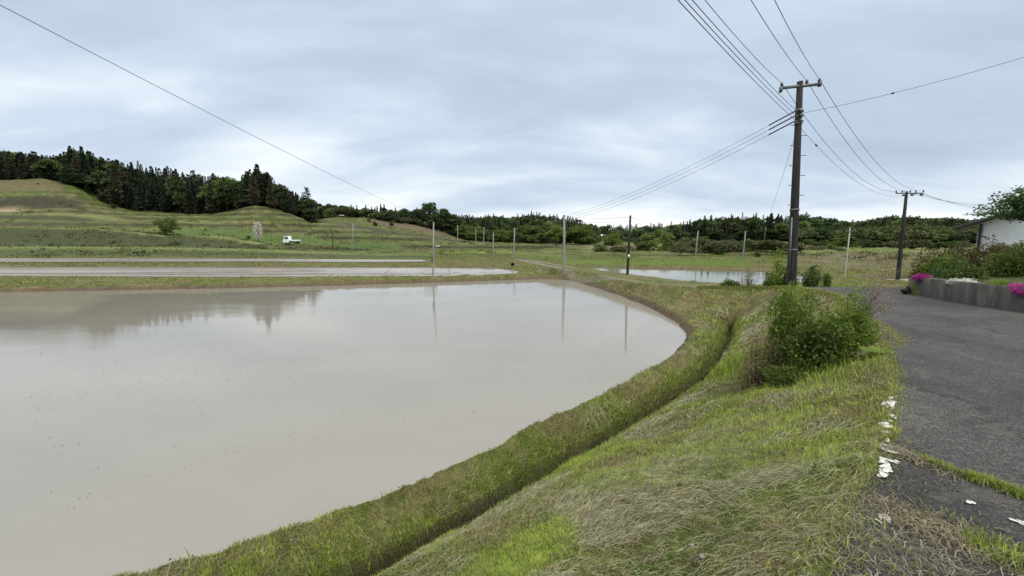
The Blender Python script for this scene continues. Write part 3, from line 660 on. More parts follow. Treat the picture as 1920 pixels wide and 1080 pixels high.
SK5 = [(1030, 430), (1050, 418), (1072, 409), (1095, 415), (1110, 428), (1122, 445)]
forest(1045, 1118, [(1040, 200), (1120, 200)], [(1040, 218), (1120, 218)], SK5, dict(mid=2, spring=2), 12, 14, 'in the rounded green grove right of the grey pole', 'trees of the rounded green grove', wide=1.2)
SK5b = [(840, 412), (880, 415), (920, 418), (960, 428), (1040, 435)]
forest(845, 1040, [(840, 196), (1040, 205)], [(840, 205), (1040, 225)], SK5b, dict(spring=2, mid=3, dark=3, scrub=1), 20, 8, 'at the foot of the middle wooded hill', 'trees at the foot of the middle hill')
SK6 = [(1090, 424), (1120, 420), (1150, 418), (1180, 420), (1230, 417), (1270, 414), (1310, 415)]
forest(1090, 1320, [(1090, 380), (1300, 380)], [(1090, 430), (1300, 430)], SK6, dict(cedar=2, mid=2, brown=2, dark=2), 110, 12, mass=MASS, jit=.2, wide=1.2)
SK7 = [(1255, 440), (1270, 425), (1285, 408), (1298, 414), (1315, 404), (1328, 400), (1345, 407), (1368, 402), (1385, 396), (1405, 402), (1420, 396), (1440, 404), (1455, 394), (1470, 402), (1500, 400)]
forest(1266, 1490, [(1260, 172), (1490, 176)], [(1260, 192), (1490, 198)], SK7, dict(cedar=4, dark=4, brown=1, mid=1), 52, 11, 'in the dark wood left of the tall near pole', 'trees of the dark wood near the tall pole')
forest(1266, 1500, [(1260, 194), (1490, 198)], [(1260, 215), (1490, 225)], SK7, dict(cedar=4, dark=3, mid=1), 50, 11, mass=MASS, jit=.15)
SK8 = [(1485, 396), (1510, 396), (1530, 402), (1560, 406), (1590, 412), (1610, 411), (1640, 406), (1680, 401), (1720, 404), (1760, 403), (1800, 407), (1960, 410)]
forest(1490, 1960, [(1490, 220), (1960, 220)], [(1490, 300), (1960, 300)], SK8, dict(mid=3, dark=3, brown=2, cedar=.6, spring=.3), 210, 11, mass=MASS, jit=.2, wide=1.2)
SK8b = [(1480, 415), (1600, 424), (1700, 418), (1850, 420), (1960, 420)]
forest(1485, 1860, [(1480, 168), (1960, 168)], [(1480, 215), (1960, 215)], SK8b, dict(mid=4, dark=2.4, spring=.8, scrub=1), 62, 8.5, 'on the bushy slope behind the right-hand fields', 'trees on the bushy slope at the right', wide=1.2)
for (a0, a1, da, n_, sk_) in ((-80, 425, 2, 110, 17), (425, 590, 7, 34, 13), (600, 860, 0, 60, 9), (850, 1110, -4, 90, 10), (1266, 1500, -20, 80, 11), (1490, 1900, -36, 150, 12), (1490, 1960, 10, 90, 12), (1090, 1300, 60, 60, 9)):
    for i in range(n_):
        px = a0+(a1-a0)*((i*.618034) % 1.0); d = np.interp(px, [p_ for p_, _ in K5D], [q_ for _, q_ in K5D])+da+rng.uniform(0, 9 if a1 < 1490 else 30)
        x = atd(px, 450, d)[0]; z = float(land(np.array([x]), np.array([d]))[0]); k = pick(dict(dark=4, mid=1.2, brown=.6) if 1200 < a0 < 1400 else dict(cedar=3, brown=1.2, dark=1.2) if a1 <= 600 else dict(dark=3, mid=3, scrub=.6))
        MASS.append((k, x, d, z-.5, rng.uniform(.25, .6)*sk_, 1.9, np.array(TINT[k[:-1]])*rng.uniform(.7, 1.2)))
wood_mass('far_woods', MASS, 'dense dark mass of trees filling the far hills behind the nearer trees')
print('trees done', len(bpy.data.objects))
# lone trees and shrubs of the fields
spec('spring0', 312, 399, 90, .95, 'round yellow-green tree standing alone on the left terraces', pybase=448)
spec('spring2', 1150, 434, 92, 1.0, 'yellow-green spreading tree left of the slim brown pole', pybase=481)
spec('mid1', 1128, 452, 88, 1.3, 'low dark bush at the left foot of the spreading yellow-green tree', pybase=482, cat_='shrub', name='shrub')
spec('scrub0', 1165, 456, 86, 1.3, 'grey-green shrub under the spreading yellow-green tree', pybase=483, cat_='shrub', name='shrub')
spec('spring1', 1215, 437, 98, 1.1, 'pale green tree just right of the slim brown pole', pybase=481)
spec('spring2', 1248, 434, 100, 1.2, 'broad light green tree at the right of the pale pair', pybase=481)
spec('dark1', 1197, 446, 100, .8, 'small dark evergreen between the pale green trees', pybase=480)
SHR = [(1275, 458, 482, 84, 'scrub1'), (1300, 462, 484, 82, 'scrub2'), (1318, 447, 484, 84, 'dark0'), (1340, 446, 484, 82, 'scrub0'), (1352, 455, 486, 78, 'dark2'), (1372, 450, 484, 84, 'scrub1'), (1400, 452, 484, 86, 'spring0'), (1425, 448, 482, 92, 'scrub2'), (1450, 452, 480, 96, 'mid2'), (1500, 456, 480, 96, 'mid0'), (1530, 458, 480, 92, 'scrub1'), (1560, 452, 476, 104, 'mid1'), (1590, 456, 474, 110, 'dark0'), (1625, 450, 472, 112, 'dark1'), (1420, 470, 488, 70, 'dark1'), (1575, 462, 478, 90, 'scrub0')]
words = ['leftmost low shrub of the scrub row beyond the right paddy', 'low shrub second from the left in the scrub row', 'dark bushy tree in front of the short pole stump', 'olive shrub right of the short pole stump', 'dark ragged shrub in the middle of the scrub row', 'olive shrub left of the pale leaning pole', 'yellow-green shrub beside the pale leaning pole', 'olive shrub right of the pale leaning pole', 'mid-green shrub left of the tall near pole', 'mid-green shrub just right of the tall near pole', 'olive shrub right of the tall near pole in the field', 'mid-green shrub behind the white pole', 'dark shrub right of the white pole', 'dark bush left of the low hut roof', 'small dark round shrub low by the right paddy', 'low olive shrub at the foot of the white pole field']
for (px, a_, b_, d, k), lb in zip(SHR, words):
    hpx = (b_-a_)/F*d; spec(k, px, a_, d, {'d': 1.0, 'm': 1.1, 's': 1.15}[k[0]], lb, 'scrub beyond the right paddy', pybase=b_, cat_='shrub', name='shrub')
for px, a_, b_, d, lb in [(703, 414, 425, 176, 'dark round shrub on the bare middle field, left one'), (734, 413, 426, 176, 'dark round shrub on the bare middle field, right one'), (692, 409, 418, 184, 'small dark shrub at the top of the bare middle field'), (655, 430, 440, 150, 'small dark bush behind the cross-armed pole'), (465, 440, 449, 92, 'low dark bush left of the blossom tree'), (70, 342, 350, 146, 'small dark bush near the top of the left hill'), (147, 365, 373, 144, 'small dark bush on the right flank of the left hill'), (210, 380, 396, 142, 'upright dark bush at the edge of the left wood'), (875, 460, 468, 130, 'small dark shrub in the field by the middle poles'), (1370, 440, 452, 130, 'dark shrub at the edge of the dark wood')]:
    spec('dark'+str(rng.integers(3)), px, a_, d, 1.25, lb, None, pybase=b_+1, cat_='shrub', name='shrub')
for i in range(34):
    px = 1275+(1500-1275)*((i*.618034) % 1.0); d = 76+24*((i*.381966) % 1.0); tp = 440+16*rng.random()
    k = pick(dict(scrub=4, mid=1.5, spring=1.2, dark=1)); lw = {'scrub': 'olive scrub bush', 'mid': 'mid-green bush', 'spring': 'yellow-green bush', 'dark': 'dark green bush'}[k[:-1]]
    spec(k, px, tp+(100-d)*.25, d, 1.1, lw+' in the thicket beyond the right paddy', 'bushes of the thicket beyond the right paddy', cat_='shrub', name='shrub')
for i in range(30):
    px = 1490+(1810-1490)*((i*.618034) % 1.0); d = 106+30*((i*.381966) % 1.0); tp = 444+12*rng.random()
    k = pick(dict(scrub=3, mid=3, spring=.8, dark=2)); lw = {'scrub': 'olive scrub bush', 'mid': 'mid-green bush', 'spring': 'yellow-green bush', 'dark': 'dark green bush'}[k[:-1]]
    spec(k, px, tp, d, 1.3, lw+' at the foot of the right-hand bushy slope', 'bushes at the foot of the right-hand slope', cat_='shrub', name='shrub')
HG = [(690+i*13, 437+i*1.15) for i in range(15)]
for i, (px, y_) in enumerate(HG):
    spec('scrub'+str(i % 3), px, y_-2, 163, 2.6, 'brown-green bush in the hedge line across the middle slope', 'bushes in the hedge line on the middle slope', pybase=y_+9, cat_='shrub', name='hedge_bush')
# the blossom tree: upright, white and pink
g_ = np.random.default_rng(5); n = 900
tt = g_.random(n); th = g_.random(n)*2*pi; rr_ = .95*np.sqrt(g_.random(n))*(.6+.4*np.sin(tt*pi))
c = np.stack([rr_*np.cos(th), rr_*np.sin(th), .5+tt*3.6], 1)
P = atd(482, 417, 90); zb_ = atd(482, 450.5, 90)[2]
bt = empty('blossom_tree', (P[0], 90, zb_)); tag(bt, 'slim upright tree of white and pink blossom on the left terrace', 'tree')
V_, F_ = cards(c, rdir(n, g_), .20, .17, g_); ob('crown', mesh_np('blossom_crown', V_, F_, M['blossom']), bt)
mb = MB(); mb.tube([(0, 0, -.3), (.05, 0, 2), (0, .1, 3.9)], [.09, .06, .02], 6)
for k in range(7):
    a = k*.9; mb.tube([(0, 0, .7+k*.3), (.5*cos(a), .5*sin(a), 2+k*.3)], [.04, .01], 4)
mb.build('trunk', M['palebark'], bt)
# ------------------------------------------------------------------ poles
def pole_obj(name, base, top, r0, r1, mt, label, cat_='utility pole', group=None):
    base = np.array(base, float); top = np.array(top, float)
    e = empty(name, tuple(base)); tag(e, label, cat_, group)
    mb = MB(); mb.tube([(0, 0, -.5), (0, 0, 0), tuple((top-base)*.5), tuple(top-base)], [r0, r0, (r0+r1)/2, r1], 12)
    mb.build('shaft', mt, e, True)
    return e, top-base
MP_D = 15.6
MPB = atd(1482, 556, MP_D); MPT = atd(1500, 153, MP_D+.2)
MPB[2] = float(land(np.array([MPB[0]]), np.array([MPB[1]]))[0])
mp, mv = pole_obj('utility_pole', MPB, MPT, .17, .10, M['pole'], 'tall dark utility pole with step bolts and one short crossarm behind the bush')
arm_a = atd(1464, 167, MP_D+.35)-MPB; arm_b = atd(1537, 156, MP_D-.05)-MPB
mb = MB(); d_ = arm_b-arm_a
mb.box((arm_a+arm_b)/2, (np.linalg.norm(d_[:2]), .075, .09), math.atan2(d_[1], d_[0])); mb_arm = mb.build('crossarm', M['steel'], mp)
mb_arm.data.transform(__import__('mathutils').Matrix.Translation((0, 0, 0)))
def insul(parent, p, h=.16):
    mb = MB(); prof = [(0, .02), (.03, .05), (.05, .05), (.06, .03), (.08, .055), (.11, .055), (.12, .03), (.16, .025)]
    mb.tube([(p[0], p[1], p[2]+a*h/.16) for a, _ in prof], [b_ for _, b_ in prof], 10); return mb.build('insulator', M['porcelain'], parent, True)
INS = []
for f in (.015, .665, .985):
    p = arm_a+d_*f; p = np.array([p[0], p[1], (arm_a[2]+arm_b[2])/2+.045]); insul(mp, p); INS.append(p+MPB+[0, 0, .13])
mb = MB(); mb.box(arm_a+[0, 0, -.02], (.07, .12, .2)); mb.box(arm_b+[0, 0, -.02], (.07, .12, .2)); mb.build('end_bracket', M['steel'], mp)
LV = []
axis = mv/np.linalg.norm(mv)
def onpole(py):
    f = (556-py)/(556-153.); return MPB+mv*f
for k, py in enumerate((209, 218, 228)):
    p = onpole(py)-MPB
    mb = MB(); mb.tube([p+[-.16, -.03, 0], p+[.16, -.03, 0]], .035, 8); mb.tube([p+[0, -.16, .0], p+[0, -.12, .0]], .05, 8); mb.build('low_voltage_bracket', M['steel'], mp); LV.append(p+MPB)
for py in (207, 232, 400, 480): p = onpole(py)-MPB; mb = MB(); mb.tube([p-axis*.03, p+axis*.03], .135 if py < 300 else .165, 14); mb.build('steel_band', M['steel'], mp)
zz = [onpole(p_)[2] for p_ in (255, 500)]
for i, py in enumerate(np.arange(236, 470, 19.3)):
    p = onpole(py)-MPB; s = 1 if i % 2 else -1
    mb = MB(); mb.tube([p, p+np.array([s*.31, -.05, .0])], .014, 5); mb.build('step_bolt', M['steel'], mp)
mb = MB(); p = onpole(470)-MPB
mb.tube([onpole(415)-MPB+[-.16, -.1, 0], onpole(535)-MPB+[-.17, -.1, 0]], .03, 6); mb.build('cable_riser', M['steel'], mp)
# second pole
D2 = 33.
B2 = atd(1683, 526, D2); B2[2] = min(B2[2], float(land(np.array([B2[0]]), np.array([D2]))[0])); T2 = atd(1700, 359, D2)
p2, v2_ = pole_obj('utility_pole', B2, T2, .16, .10, M['pole'], 'second dark utility pole leaning right beyond the road bend')
a1 = atd(1680, 363, D2)-B2; a2 = atd(1731, 362, D2)-B2; mb = MB(); mb.box((a1+a2)/2, (np.linalg.norm(a2-a1), .08, .09), .02); mb.build('crossarm', M['steel'], p2)
INS2 = []
for f in (.0, .22, .52, .72, 1.0):
    p = a1+(a2-a1)*f+[0, 0, .04]; insul(p2, p, .22); INS2.append(p+B2+[0, 0, .15])
for f in (.3, .6, .95):
    mb = MB(); p = a1+(a2-a1)*f; mb.tube([p+[-.08, 0, -.14], p+[.14, 0, -.14]], [.08, .05], 8); mb.build('strain_insulator', M['porcelain'], p2)
# the other poles
def simple_pole(px, yb, yt, d, r, mt, label, dx=0, arms=(), cat_='utility pole', name='utility_pole'):
    b_ = atd(px, yb, d); t_ = atd(px+dx, yt, d)
    gz = float(land(np.array([b_[0]]), np.array([d]))[0]); b_[2] = min(gz, b_[2]) if abs(gz-b_[2]) < 2.5 else b_[2]
    e, v = pole_obj(name, b_, t_, r, r*.68, mt, label, cat_)
    for (py, l) in arms:
        p = atd(px+dx, py, d)-b_; mb = MB(); mb.box(p, (l, .08, .09)); mb.build('crossarm', M['steel'], e)
        for s in (-.45, 0, .45): insul(e, p+[s*l, 0, .04], .2)
    return e, t_
eA, T812 = simple_pole(812, 521, 416, 30.5, .07, M['pale_concrete'], 'slim grey pole on the far bank of the big paddy, mirrored in the water', 1)
mb = MB(); mb.tube([(-.02, -.09, 1.2), (-.02, -.09, 2.2)], .04, 6); mb.build('meter_box', M['steel'], eA)
eB, T1058 = simple_pole(1058, 506, 403, 33., .12, M['pale_concrete'], 'grey concrete pole at the corner where the crest track bends', 0)
eC, T1180 = simple_pole(1176, 523, 404, 28.5, .10, M['pole'], 'slim brown pole standing beside the right paddy', 6)
mb = MB(); p = atd(1178, 480, 28.5); b_ = np.array(eC.location); mb.box(p-b_+[0, -.12, 0], (.12, .03, .22)); mb.build('sign_plate', M['white'], eC)
eD, T963 = simple_pole(963, 480, 427, 62, .13, M['pale_concrete'], 'pale pole above the dark culvert opening', 2, [(430, .7)])
eE, T925 = simple_pole(925, 480, 436, 70, .12, M['pale_concrete'], 'grey pole left of the pole above the culvert', 0)
eF, T907 = simple_pole(906, 455, 426, 120, .15, M['pale_concrete'], 'distant pale pole in front of the yellow-green trees, tallest of the distant three', 2, [(429, .8)])
simple_pole(892, 451, 429, 135, .14, M['pale_concrete'], 'distant thin pole, middle one of the distant three', 0)
simple_pole(858, 451, 423, 140, .16, M['pale_concrete'], 'distant pale pole at the right of the dark clump', 0)
simple_pole(660, 468, 419, 84, .13, M['pale_concrete'], 'pale cross-armed pole right of the white truck', 2, [(424, 1.1), (455, .5)])
simple_pole(625, 465, 437, 88, .12, M['pole'], 'short dark leaning post right of the white truck', -3, name='wooden_post', cat_='post')
simple_pole(1305, 465, 433, 80, .16, M['pale_concrete'], 'short pale pole stump rising out of the scrub row', 4)
simple_pole(1393, 480, 433, 72, .13, M['pale_concrete'], 'pale leaning pole in the scrub left of the tall near pole', 5)
eW, TW = simple_pole(1584, 521, 427, 31, .055, M['pole_white'], 'whitewashed slim pole standing between the two tall dark poles', 10, [(434, .5)])
simple_pole(1427, 480, 473, 72, .05, M['palebark'], 'short pale stake in the field left of the tall near pole', 0, name='stake', cat_='stake')
simple_pole(845, 516, 501, 36, .025, M['pole'], 'thin dark stick leaning in the ploughed strip paddy', -5, name='stick', cat_='stick')
simple_pole(712, 517, 503, 36, .018, M['palebark'], 'long pale rod lying aslant at the edge of the strip paddy', 24, name='rod', cat_='stick')
simple_pole(1433, 449, 425, 150, .12, M['palebark'], 'bare pale trunk standing at the edge of the dark wood', 3, name='bare_trunk', cat_='tree trunk')
# ------------------------------------------------------------------ wires
def wire(pa, pb, sag, rad, label, group=None, n=28, name='overhead_wire', blob=None):
    pa, pb = np.array(pa, float), np.array(pb, float); t_ = np.linspace(0, 1, n)[:, None]
    P = pa+(pb-pa)*t_; P[:, 2] -= 4*sag*(t_*(1-t_))[:, 0]
    mb = MB(); mb.tube(P-pa, rad, 5); o = mb.build(name, M['wire']); o.location = pa
    tag(o, label, 'wire', group)
    if blob:
        p = pa+(pb-pa)*blob; p = p-[0, 0, 4*sag*blob*(1-blob)]; mb = MB(); mb.tube([p-pa-(pb-pa)*.004, p-pa+(pb-pa)*.004], .03, 8); mb.build('joint_sleeve', M['black'], o)
    return o
def extend(p, px, py, hgt, dist_mul):
    r_ = ray(px, py); s = hgt/r_[2]; q_ = np.array([0, 0, CH])+r_*s
    return q_, p+(q_-p)*dist_mul
for (k, px), lb in zip(((0, 1372), (1, 1447), (2, 1485)), ('left', 'middle', 'right')):
    hgt = INS[k][2]-CH-.25; q_, e_ = extend(INS[k], px, 0, hgt, 4.2); wire(INS[k], e_, .9, .0075, f'upper wire running overhead from the {lb} insulator of the tall near pole', n=50)
for k, px in ((2, 1341), (1, 1350), (0, 1360)):
    hgt = LV[k][2]-CH-.2; q_, e_ = extend(LV[k], px, 0, hgt, 4.2); wire(LV[k]+[-.1, 0, .03], e_, .8, .0075, f'{("innermost", "middle", "outermost")[k]} of the three lower wires running overhead to the upper left', 'three lower overhead wires', n=50)
for k, j in enumerate((0, 2, 4)):
    wire(INS[k], INS2[j], 1.1, .009, f'sagging wire between the two dark poles, from the {("left", "middle", "right")[k]} insulator', 'wires between the two dark poles')
wire(onpole(235), B2+v2_*.965, 1.0, .007, 'lowest thin cable between the two dark poles with a small joint', blob=.09)
for k in range(3):
    tgt = T1058+np.array([-.0+k*.12, 0, -.1-.18*k]); s_ = LV[k]+np.array([-.15, 0, .0]); wo_ = wire(s_, tgt, .45, .007, f'{("top", "middle", "bottom")[k]} of three wires from the tall near pole to the corner concrete pole', 'three wires to the corner pole')
    mb = MB(); mb.tube([(-.01, 0, -.005), tuple((tgt-s_)*.055+[0, 0, -.09])], .024, 6); mb.build('sleeve', M['black'], wo_)
Q = atd(1920, 92, 13.); Pm = onpole(213)
wire(Pm+[.1, 0, 0], Pm+(Q-Pm)*1.6, .25, .007, 'thin service cable running off to the upper right with a small joint', blob=.29)
wire(onpole(238), atd(1424, 452, 60), .5, .007, 'thin faint cable dropping behind the tall pole to the far trees')
for k in range(3):
    wire(INS2[(1, 3, 4)[k]]+[0, 0, -.1*k], atd(1860, 383+4*k, 50), .35, .012, f'{("top", "middle", "bottom")[k]} wire leaving the second dark pole toward the maple', 'wires from the second pole to the right')
for k in range(2):
    wire(T1058+[0, 0, -.1-.3*k], T1180+[0, 0, -.1-.3*k], .15, .007, f'{("upper", "lower")[k]} thin wire between the corner pole and the brown pole', 'thin wires along the right paddy')
    wire(T1180+[0, 0, -.1-.3*k], atd(1306, 436+k, 80), .4, .007, f'{("upper", "lower")[k]} thin wire from the brown pole to the pole stump', 'thin wires along the right paddy')
qa = atd(715, 378, 29.); qb = np.array([0, 0, CH])+ray(105, 0)*6.4
dq_ = qb-T812
wire(T812, T812+dq_*1.9, .55, .0055, 'long single wire crossing the left sky down to the slim grey pole', n=60)
# ------------------------------------------------------------------ white kei truck
P = atd(548, 456, 94); tz = float(land(np.array([P[0]]), np.array([94.]))[0])
tk = empty('pickup_truck', (P[0], 94, max(tz, P[2]-.2)), radians(4)); tk.scale = (1.05,)*3; tag(tk, 'small white pickup truck with an empty flat bed parked on the grassy terrace', 'truck')
mb = MB()
prof = [(-1.68, .32), (-1.70, .85), (-1.50, 1.05), (-1.28, 1.72), (-.42, 1.76), (-.34, .95), (-.34, .32)]
n = len(prof); V_ = [(x, -.70, z) for x, z in prof]+[(x, .70, z) for x, z in prof]
mb.add(V_, [(i, (i+1) % n, n+(i+1) % n, n+i) for i in range(n)]); cab = mb
me = cab.build('cab', M['white'], tk); 
import bmesh
bm = bmesh.new(); bm.from_mesh(me.data); bm.verts.ensure_lookup_table()
bm.faces.new([bm.verts[i] for i in range(n)][::-1]); bm.faces.new([bm.verts[n+i] for i in range(n)]); bmesh.ops.recalc_face_normals(bm, faces=bm.faces)
bmesh.ops.bevel(bm, geom=bm.edges[:], offset=.04, segments=2, affect='EDGES'); bm.to_mesh(me.data); bm.free()
mb = MB()
for s in (-.712, .712): mb.add([(-1.30, s, 1.08), (-.50, s, 1.08), (-.54, s, 1.58), (-1.16, s, 1.58)], [(0, 1, 2, 3)])
for o_ in (mb,): o_.build('side_window', M['glass'], tk)
mb = MB(); mb.add([(-1.50, -.6, 1.09), (-1.50, .6, 1.09), (-1.315, .56, 1.64), (-1.315, -.56, 1.64)], [(0, 1, 2, 3)]); mb.build('windscreen', M['glass'], tk)
mb = MB(); mb.box((.68, 0, .62), (1.95, 1.38, .08)); mb.box((.68, -.70, .78), (1.95, .04, .30)); mb.box((.68, .70, .78), (1.95, .04, .30)); mb.box((1.66, 0, .78), (.04, 1.38, .30)); mb.box((-.28, 0, .9), (.05, 1.38, .5)); mb.build('cargo_bed', M['white'], tk)
mb = MB(); mb.box((.2, 0, .45), (2.8, .8, .16)); mb.build('chassis', M['black'], tk)
for x_ in (-1.05, .95):
    for s in (-.62, .62):
        mb = MB(); mb.tube([(x_, s-.07, .27), (x_, s+.07, .27)], .27, 16); wh = mb.build('wheel', M['black'], tk)
        mb = MB(); mb.tube([(x_, s-.075, .27), (x_, s+.075, .27)], .15, 12); mb.build('rim', M['steel'], wh)
for s in (-.5, .5): mb = MB(); mb.box((-1.70, s, .62), (.04, .22, .16)); mb.build('headlight', M['petal_white'], tk)
# small white box by the middle slope, low hut roof at the right
P = atd(821, 466, 120); e = empty('equipment_box', (P[0], 120, P[2]-.4)); tag(e, 'small white box on legs on the green middle slope', 'box')
mb = MB(); mb.box((0, 0, 1.0), (1.4, .8, .5)); mb.build('cabinet', M['white'], e)
for sx in (-.6, .6): mb = MB(); mb.box((sx, 0, .35), (.1, .6, .8)); mb.build('leg', M['steel'], e)
P = atd(1650, 472, 112); e = empty('field_hut', (P[0], 112, P[2]-1.0)); tag(e, 'low field hut with a grey pitched roof in front of the dark bushes', 'hut')
mb = MB(); mb.add([(-4.2, -2, 1.0), (4.2, -2, 1.0), (4.2, 2, 1.0), (-4.2, 2, 1.0), (-2.3, 0, 2.1), (2.8, 0, 2.1)], [(0, 1, 5, 4), (2, 3, 4, 5)], [(1, 2, 5), (3, 0, 4)]); mb.build('roof', plain('grey_sheet_roof', (.17, .17, .16), .6, 0, .3, 2), e)
mb = MB(); mb.box((0, 0, .4), (6.5, 3, 1.2)); mb.build('wall', M['bark'], e)
# dark culvert mouth beside the crest track
P = onz(962, 500, .3); zc_ = float(land(np.array([P[0]]), np.array([P[1]]))[0])
P = atd(961, 493, 41); e = empty('culvert', (P[0], 41, P[2]-.25)); e.scale = (.36,)*3; tag(e, 'dark culvert mouth where the banks meet below the crest track', 'culvert')
mb = MB(); th = np.linspace(0, 2*pi, 17)[:-1]
o1 = [(.52*cos(a), -.5, .3+.52*sin(a)) for a in th]; i1 = [(.40*cos(a), -.5, .3+.40*sin(a)) for a in th]; i2 = [(.40*cos(a), 1.2, .3+.40*sin(a)) for a in th]; o2 = [(.52*cos(a), 1.2, .3+.52*sin(a)) for a in th]
mb.add(o1+i1+i2+o2, [(k, (k+1) % 16, 16+(k+1) % 16, 16+k) for k in range(16)]+[(16+k, 16+(k+1) % 16, 32+(k+1) % 16, 32+k) for k in range(16)]+[(k, 48+k, 48+(k+1) % 16, (k+1) % 16) for k in range(16)]); mb.build('pipe', M['concrete'], e)
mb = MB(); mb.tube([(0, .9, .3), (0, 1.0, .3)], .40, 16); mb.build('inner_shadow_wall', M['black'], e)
# ------------------------------------------------------------------ garden wall and garden, house
wl = np.array(WALL[1:]); wl = np.vstack([wl, [12.3, 12.05], [14.5, 13.3]]); wl = smooth_line(wl, 1)
k = len(wl); e_ = np.gradient(wl, axis=0); e_ /= np.linalg.norm(e_, axis=1)[:, None]; nr_ = np.stack([e_[:, 1], -e_[:, 0]], 1)
top = np.interp(wl[:, 1], [0, 8.8, 11.6, 14], [2.25, 2.24, 2.20, 2.12])+.012*np.sin(np.arange(k)*2.1)
V_ = []; 
for off, zt in ((0, 'b'), (.0, 't'), (.26, 't'), (.26, 'b')):
    zz_ = np.full(k, 1.45) if zt == 'b' else top
    V_.append(np.column_stack([wl+nr_*off, zz_]))
V_ = np.concatenate(V_); f_ = []
for r0 in range(3):
    for i in range(k-1): f_.append((r0*k+i, r0*k+i+1, (r0+1)*k+i+1, (r0+1)*k+i))
f_ += [(0, k, 2*k, 3*k), (k-1, 4*k-1, 3*k-1, 2*k-1)]
gw = ob('retaining_wall', mesh_np('retaining_wall', V_, np.array(f_), M['concrete'])); tag(gw, 'low weathered grey concrete wall holding the garden along the road', 'wall')
# drain pipe at wall end
P = onz(1700, 549, 1.72); dp = empty('drain_pipe', (P[0], P[1], 1.72)); dp.scale = (.7,)*3; tag(dp, 'black ribbed pipe lying at the end of the concrete wall', 'pipe')
mb = MB()
for i in range(12): mb.tube([(-.35+i*.06, -.25+i*.05, .12), (-.31+i*.06, -.215+i*.05, .12)], .12+.012*(i % 2), 12)
mb.build('ribbed_tube', M['black'], dp)
def bush(name, x, y, z, rx, ry, rz, n, size, leaf, label, cat_='shrub', stem='bark', lobes=22, sd=1, group=None, up=.3, flowers=None, shape=.8, column=False):
    g = np.random.default_rng(sd); e = empty(name, (x, y, z)); tag(e, label, cat_, group)
    Lc = rdir(lobes, g)*(.25+.6*g.random((lobes, 1))); Lc[:, 2] = np.abs(Lc[:, 2])*.9+.05
    if column: Lc = np.column_stack([g.normal(size=(lobes, 2))*.30, .12+.8*(np.arange(lobes)+.5)/lobes])
    Lc = Lc*[rx, ry, rz]; lr = (.22+.20*g.random(lobes))*shape
    kk = g.integers(0, lobes, n); d = rdir(n, g)
    c = Lc[kk]+d*(lr[kk]*(.35+.65*g.random(n)**.5))[:, None]*[rx*1.1, ry*1.1, rz]; c[:, 2] = np.maximum(c[:, 2], .01*rz)
    a = d*.6+rdir(n, g)*.8+[0, 0, up]; a /= np.linalg.norm(a, axis=1)[:, None]; s = size*(.55+.9*g.random(n))
    V_, F_ = cards(c, a, s*1.5, s*.7, g); ob('leaves', mesh_np(name+'_leaves', V_, F_, M[leaf]), e)
    mb = MB()
    for q_ in Lc:
        b0 = np.array([q_[0]*.15, q_[1]*.15, -.15]); m_ = (b0+q_)/2+np.array([q_[0]*.1, q_[1]*.1, -.05*rz]); mb.tube([b0, m_, q_+(q_-m_)*.3], [.018*rz+.004, .012*rz+.002, .003], 5)
    mb.build('stems', M[stem], e)
    if flowers:
        fm, nf, fs = flowers; kk = g.integers(0, lobes, nf); d = rdir(nf, g); d[:, 2] = np.abs(d[:, 2]); c = Lc[kk]+d*(lr[kk]*1.02)[:, None]*[rx*1.1, ry*1.1, rz]
        a = d+rdir(nf, g)*.6; a /= np.linalg.norm(a, axis=1)[:, None]; V_, F_ = cards(c, a, fs, fs*.9, g); ob('flowers', mesh_np(name+'_flowers', V_, F_, M[fm]), e)
    return e
def bush_px(name, px, pyb, pyt, d, wpx, leaf, label, n=2500, size=.05, **kw):
    b_ = atd(px, pyb, d); gg = float(land(np.array([b_[0]]), np.array([d]))[0]); b_[2] = gg-.04 if abs(gg-b_[2]) < 1.2 else b_[2]; h = atd(px, pyt, d)[2]-b_[2]; w_ = wpx/F*d/2
    return bush(name, b_[0], d, b_[2], w_*.95, w_*.85, h*1.12, n, size, leaf, label, **kw)
bush('azalea_bush', 11.74, 11.40, 2.14, .19, .19, .24, 2600, .022, 'pink', 'pink azalea mound at the far end of the concrete wall', sd=11)
bush('azalea_bush', 11.36, 8.70, 2.08, .22, .45, .26, 3600, .020, 'pink', 'larger magenta azalea spilling over the wall at the right edge', sd=12)
bush('candytuft', 11.60, 10.15, 2.14, .24, .42, .18, 2600, .018, 'petal_white', 'low clump of white flowers on top of the wall', sd=13, cat_='flower clump')
bush('garden_shrub', 11.75, 9.5, 2.10, .40, .5, .26, 4200, .025, 'bush_light', 'low yellow-green mound between the white and magenta flowers', sd=20)
bush_px('garden_shrub', 1760, 531, 478, 12.9, 76, 'bush_dark', 'dark green rounded shrub behind the pink azalea', 4500, .05, sd=14)
bush_px('garden_shrub', 1790, 535, 490, 12., 100, 'mid', 'low green shrub behind the white flowers', 3800, .05, sd=15)
bush_px('garden_shrub', 1775, 515, 456, 16.5, 120, 'azalea', 'brownish green shrub at the left of the garden bank', 6000, .06, sd=16)
bush_px('garden_shrub', 1835, 515, 446, 15.5, 120, 'azalea', 'large reddish-brown shrub in the middle of the garden', 7500, .06, sd=17)
bush_px('garden_shrub', 1893, 520, 450, 14.6, 110, 'azalea', 'reddish-brown shrub below the maple', 7500, .06, sd=18)
bush_px('garden_shrub', 1885, 536, 474, 12., 100, 'bush_dark', 'dark green shrub above the magenta azalea', 6500, .04, sd=19)
bush_px('garden_shrub', 1738, 524, 474, 14.5, 60, 'azalea', 'small olive shrub at the outer corner of the garden', 3000, .05, sd=21)
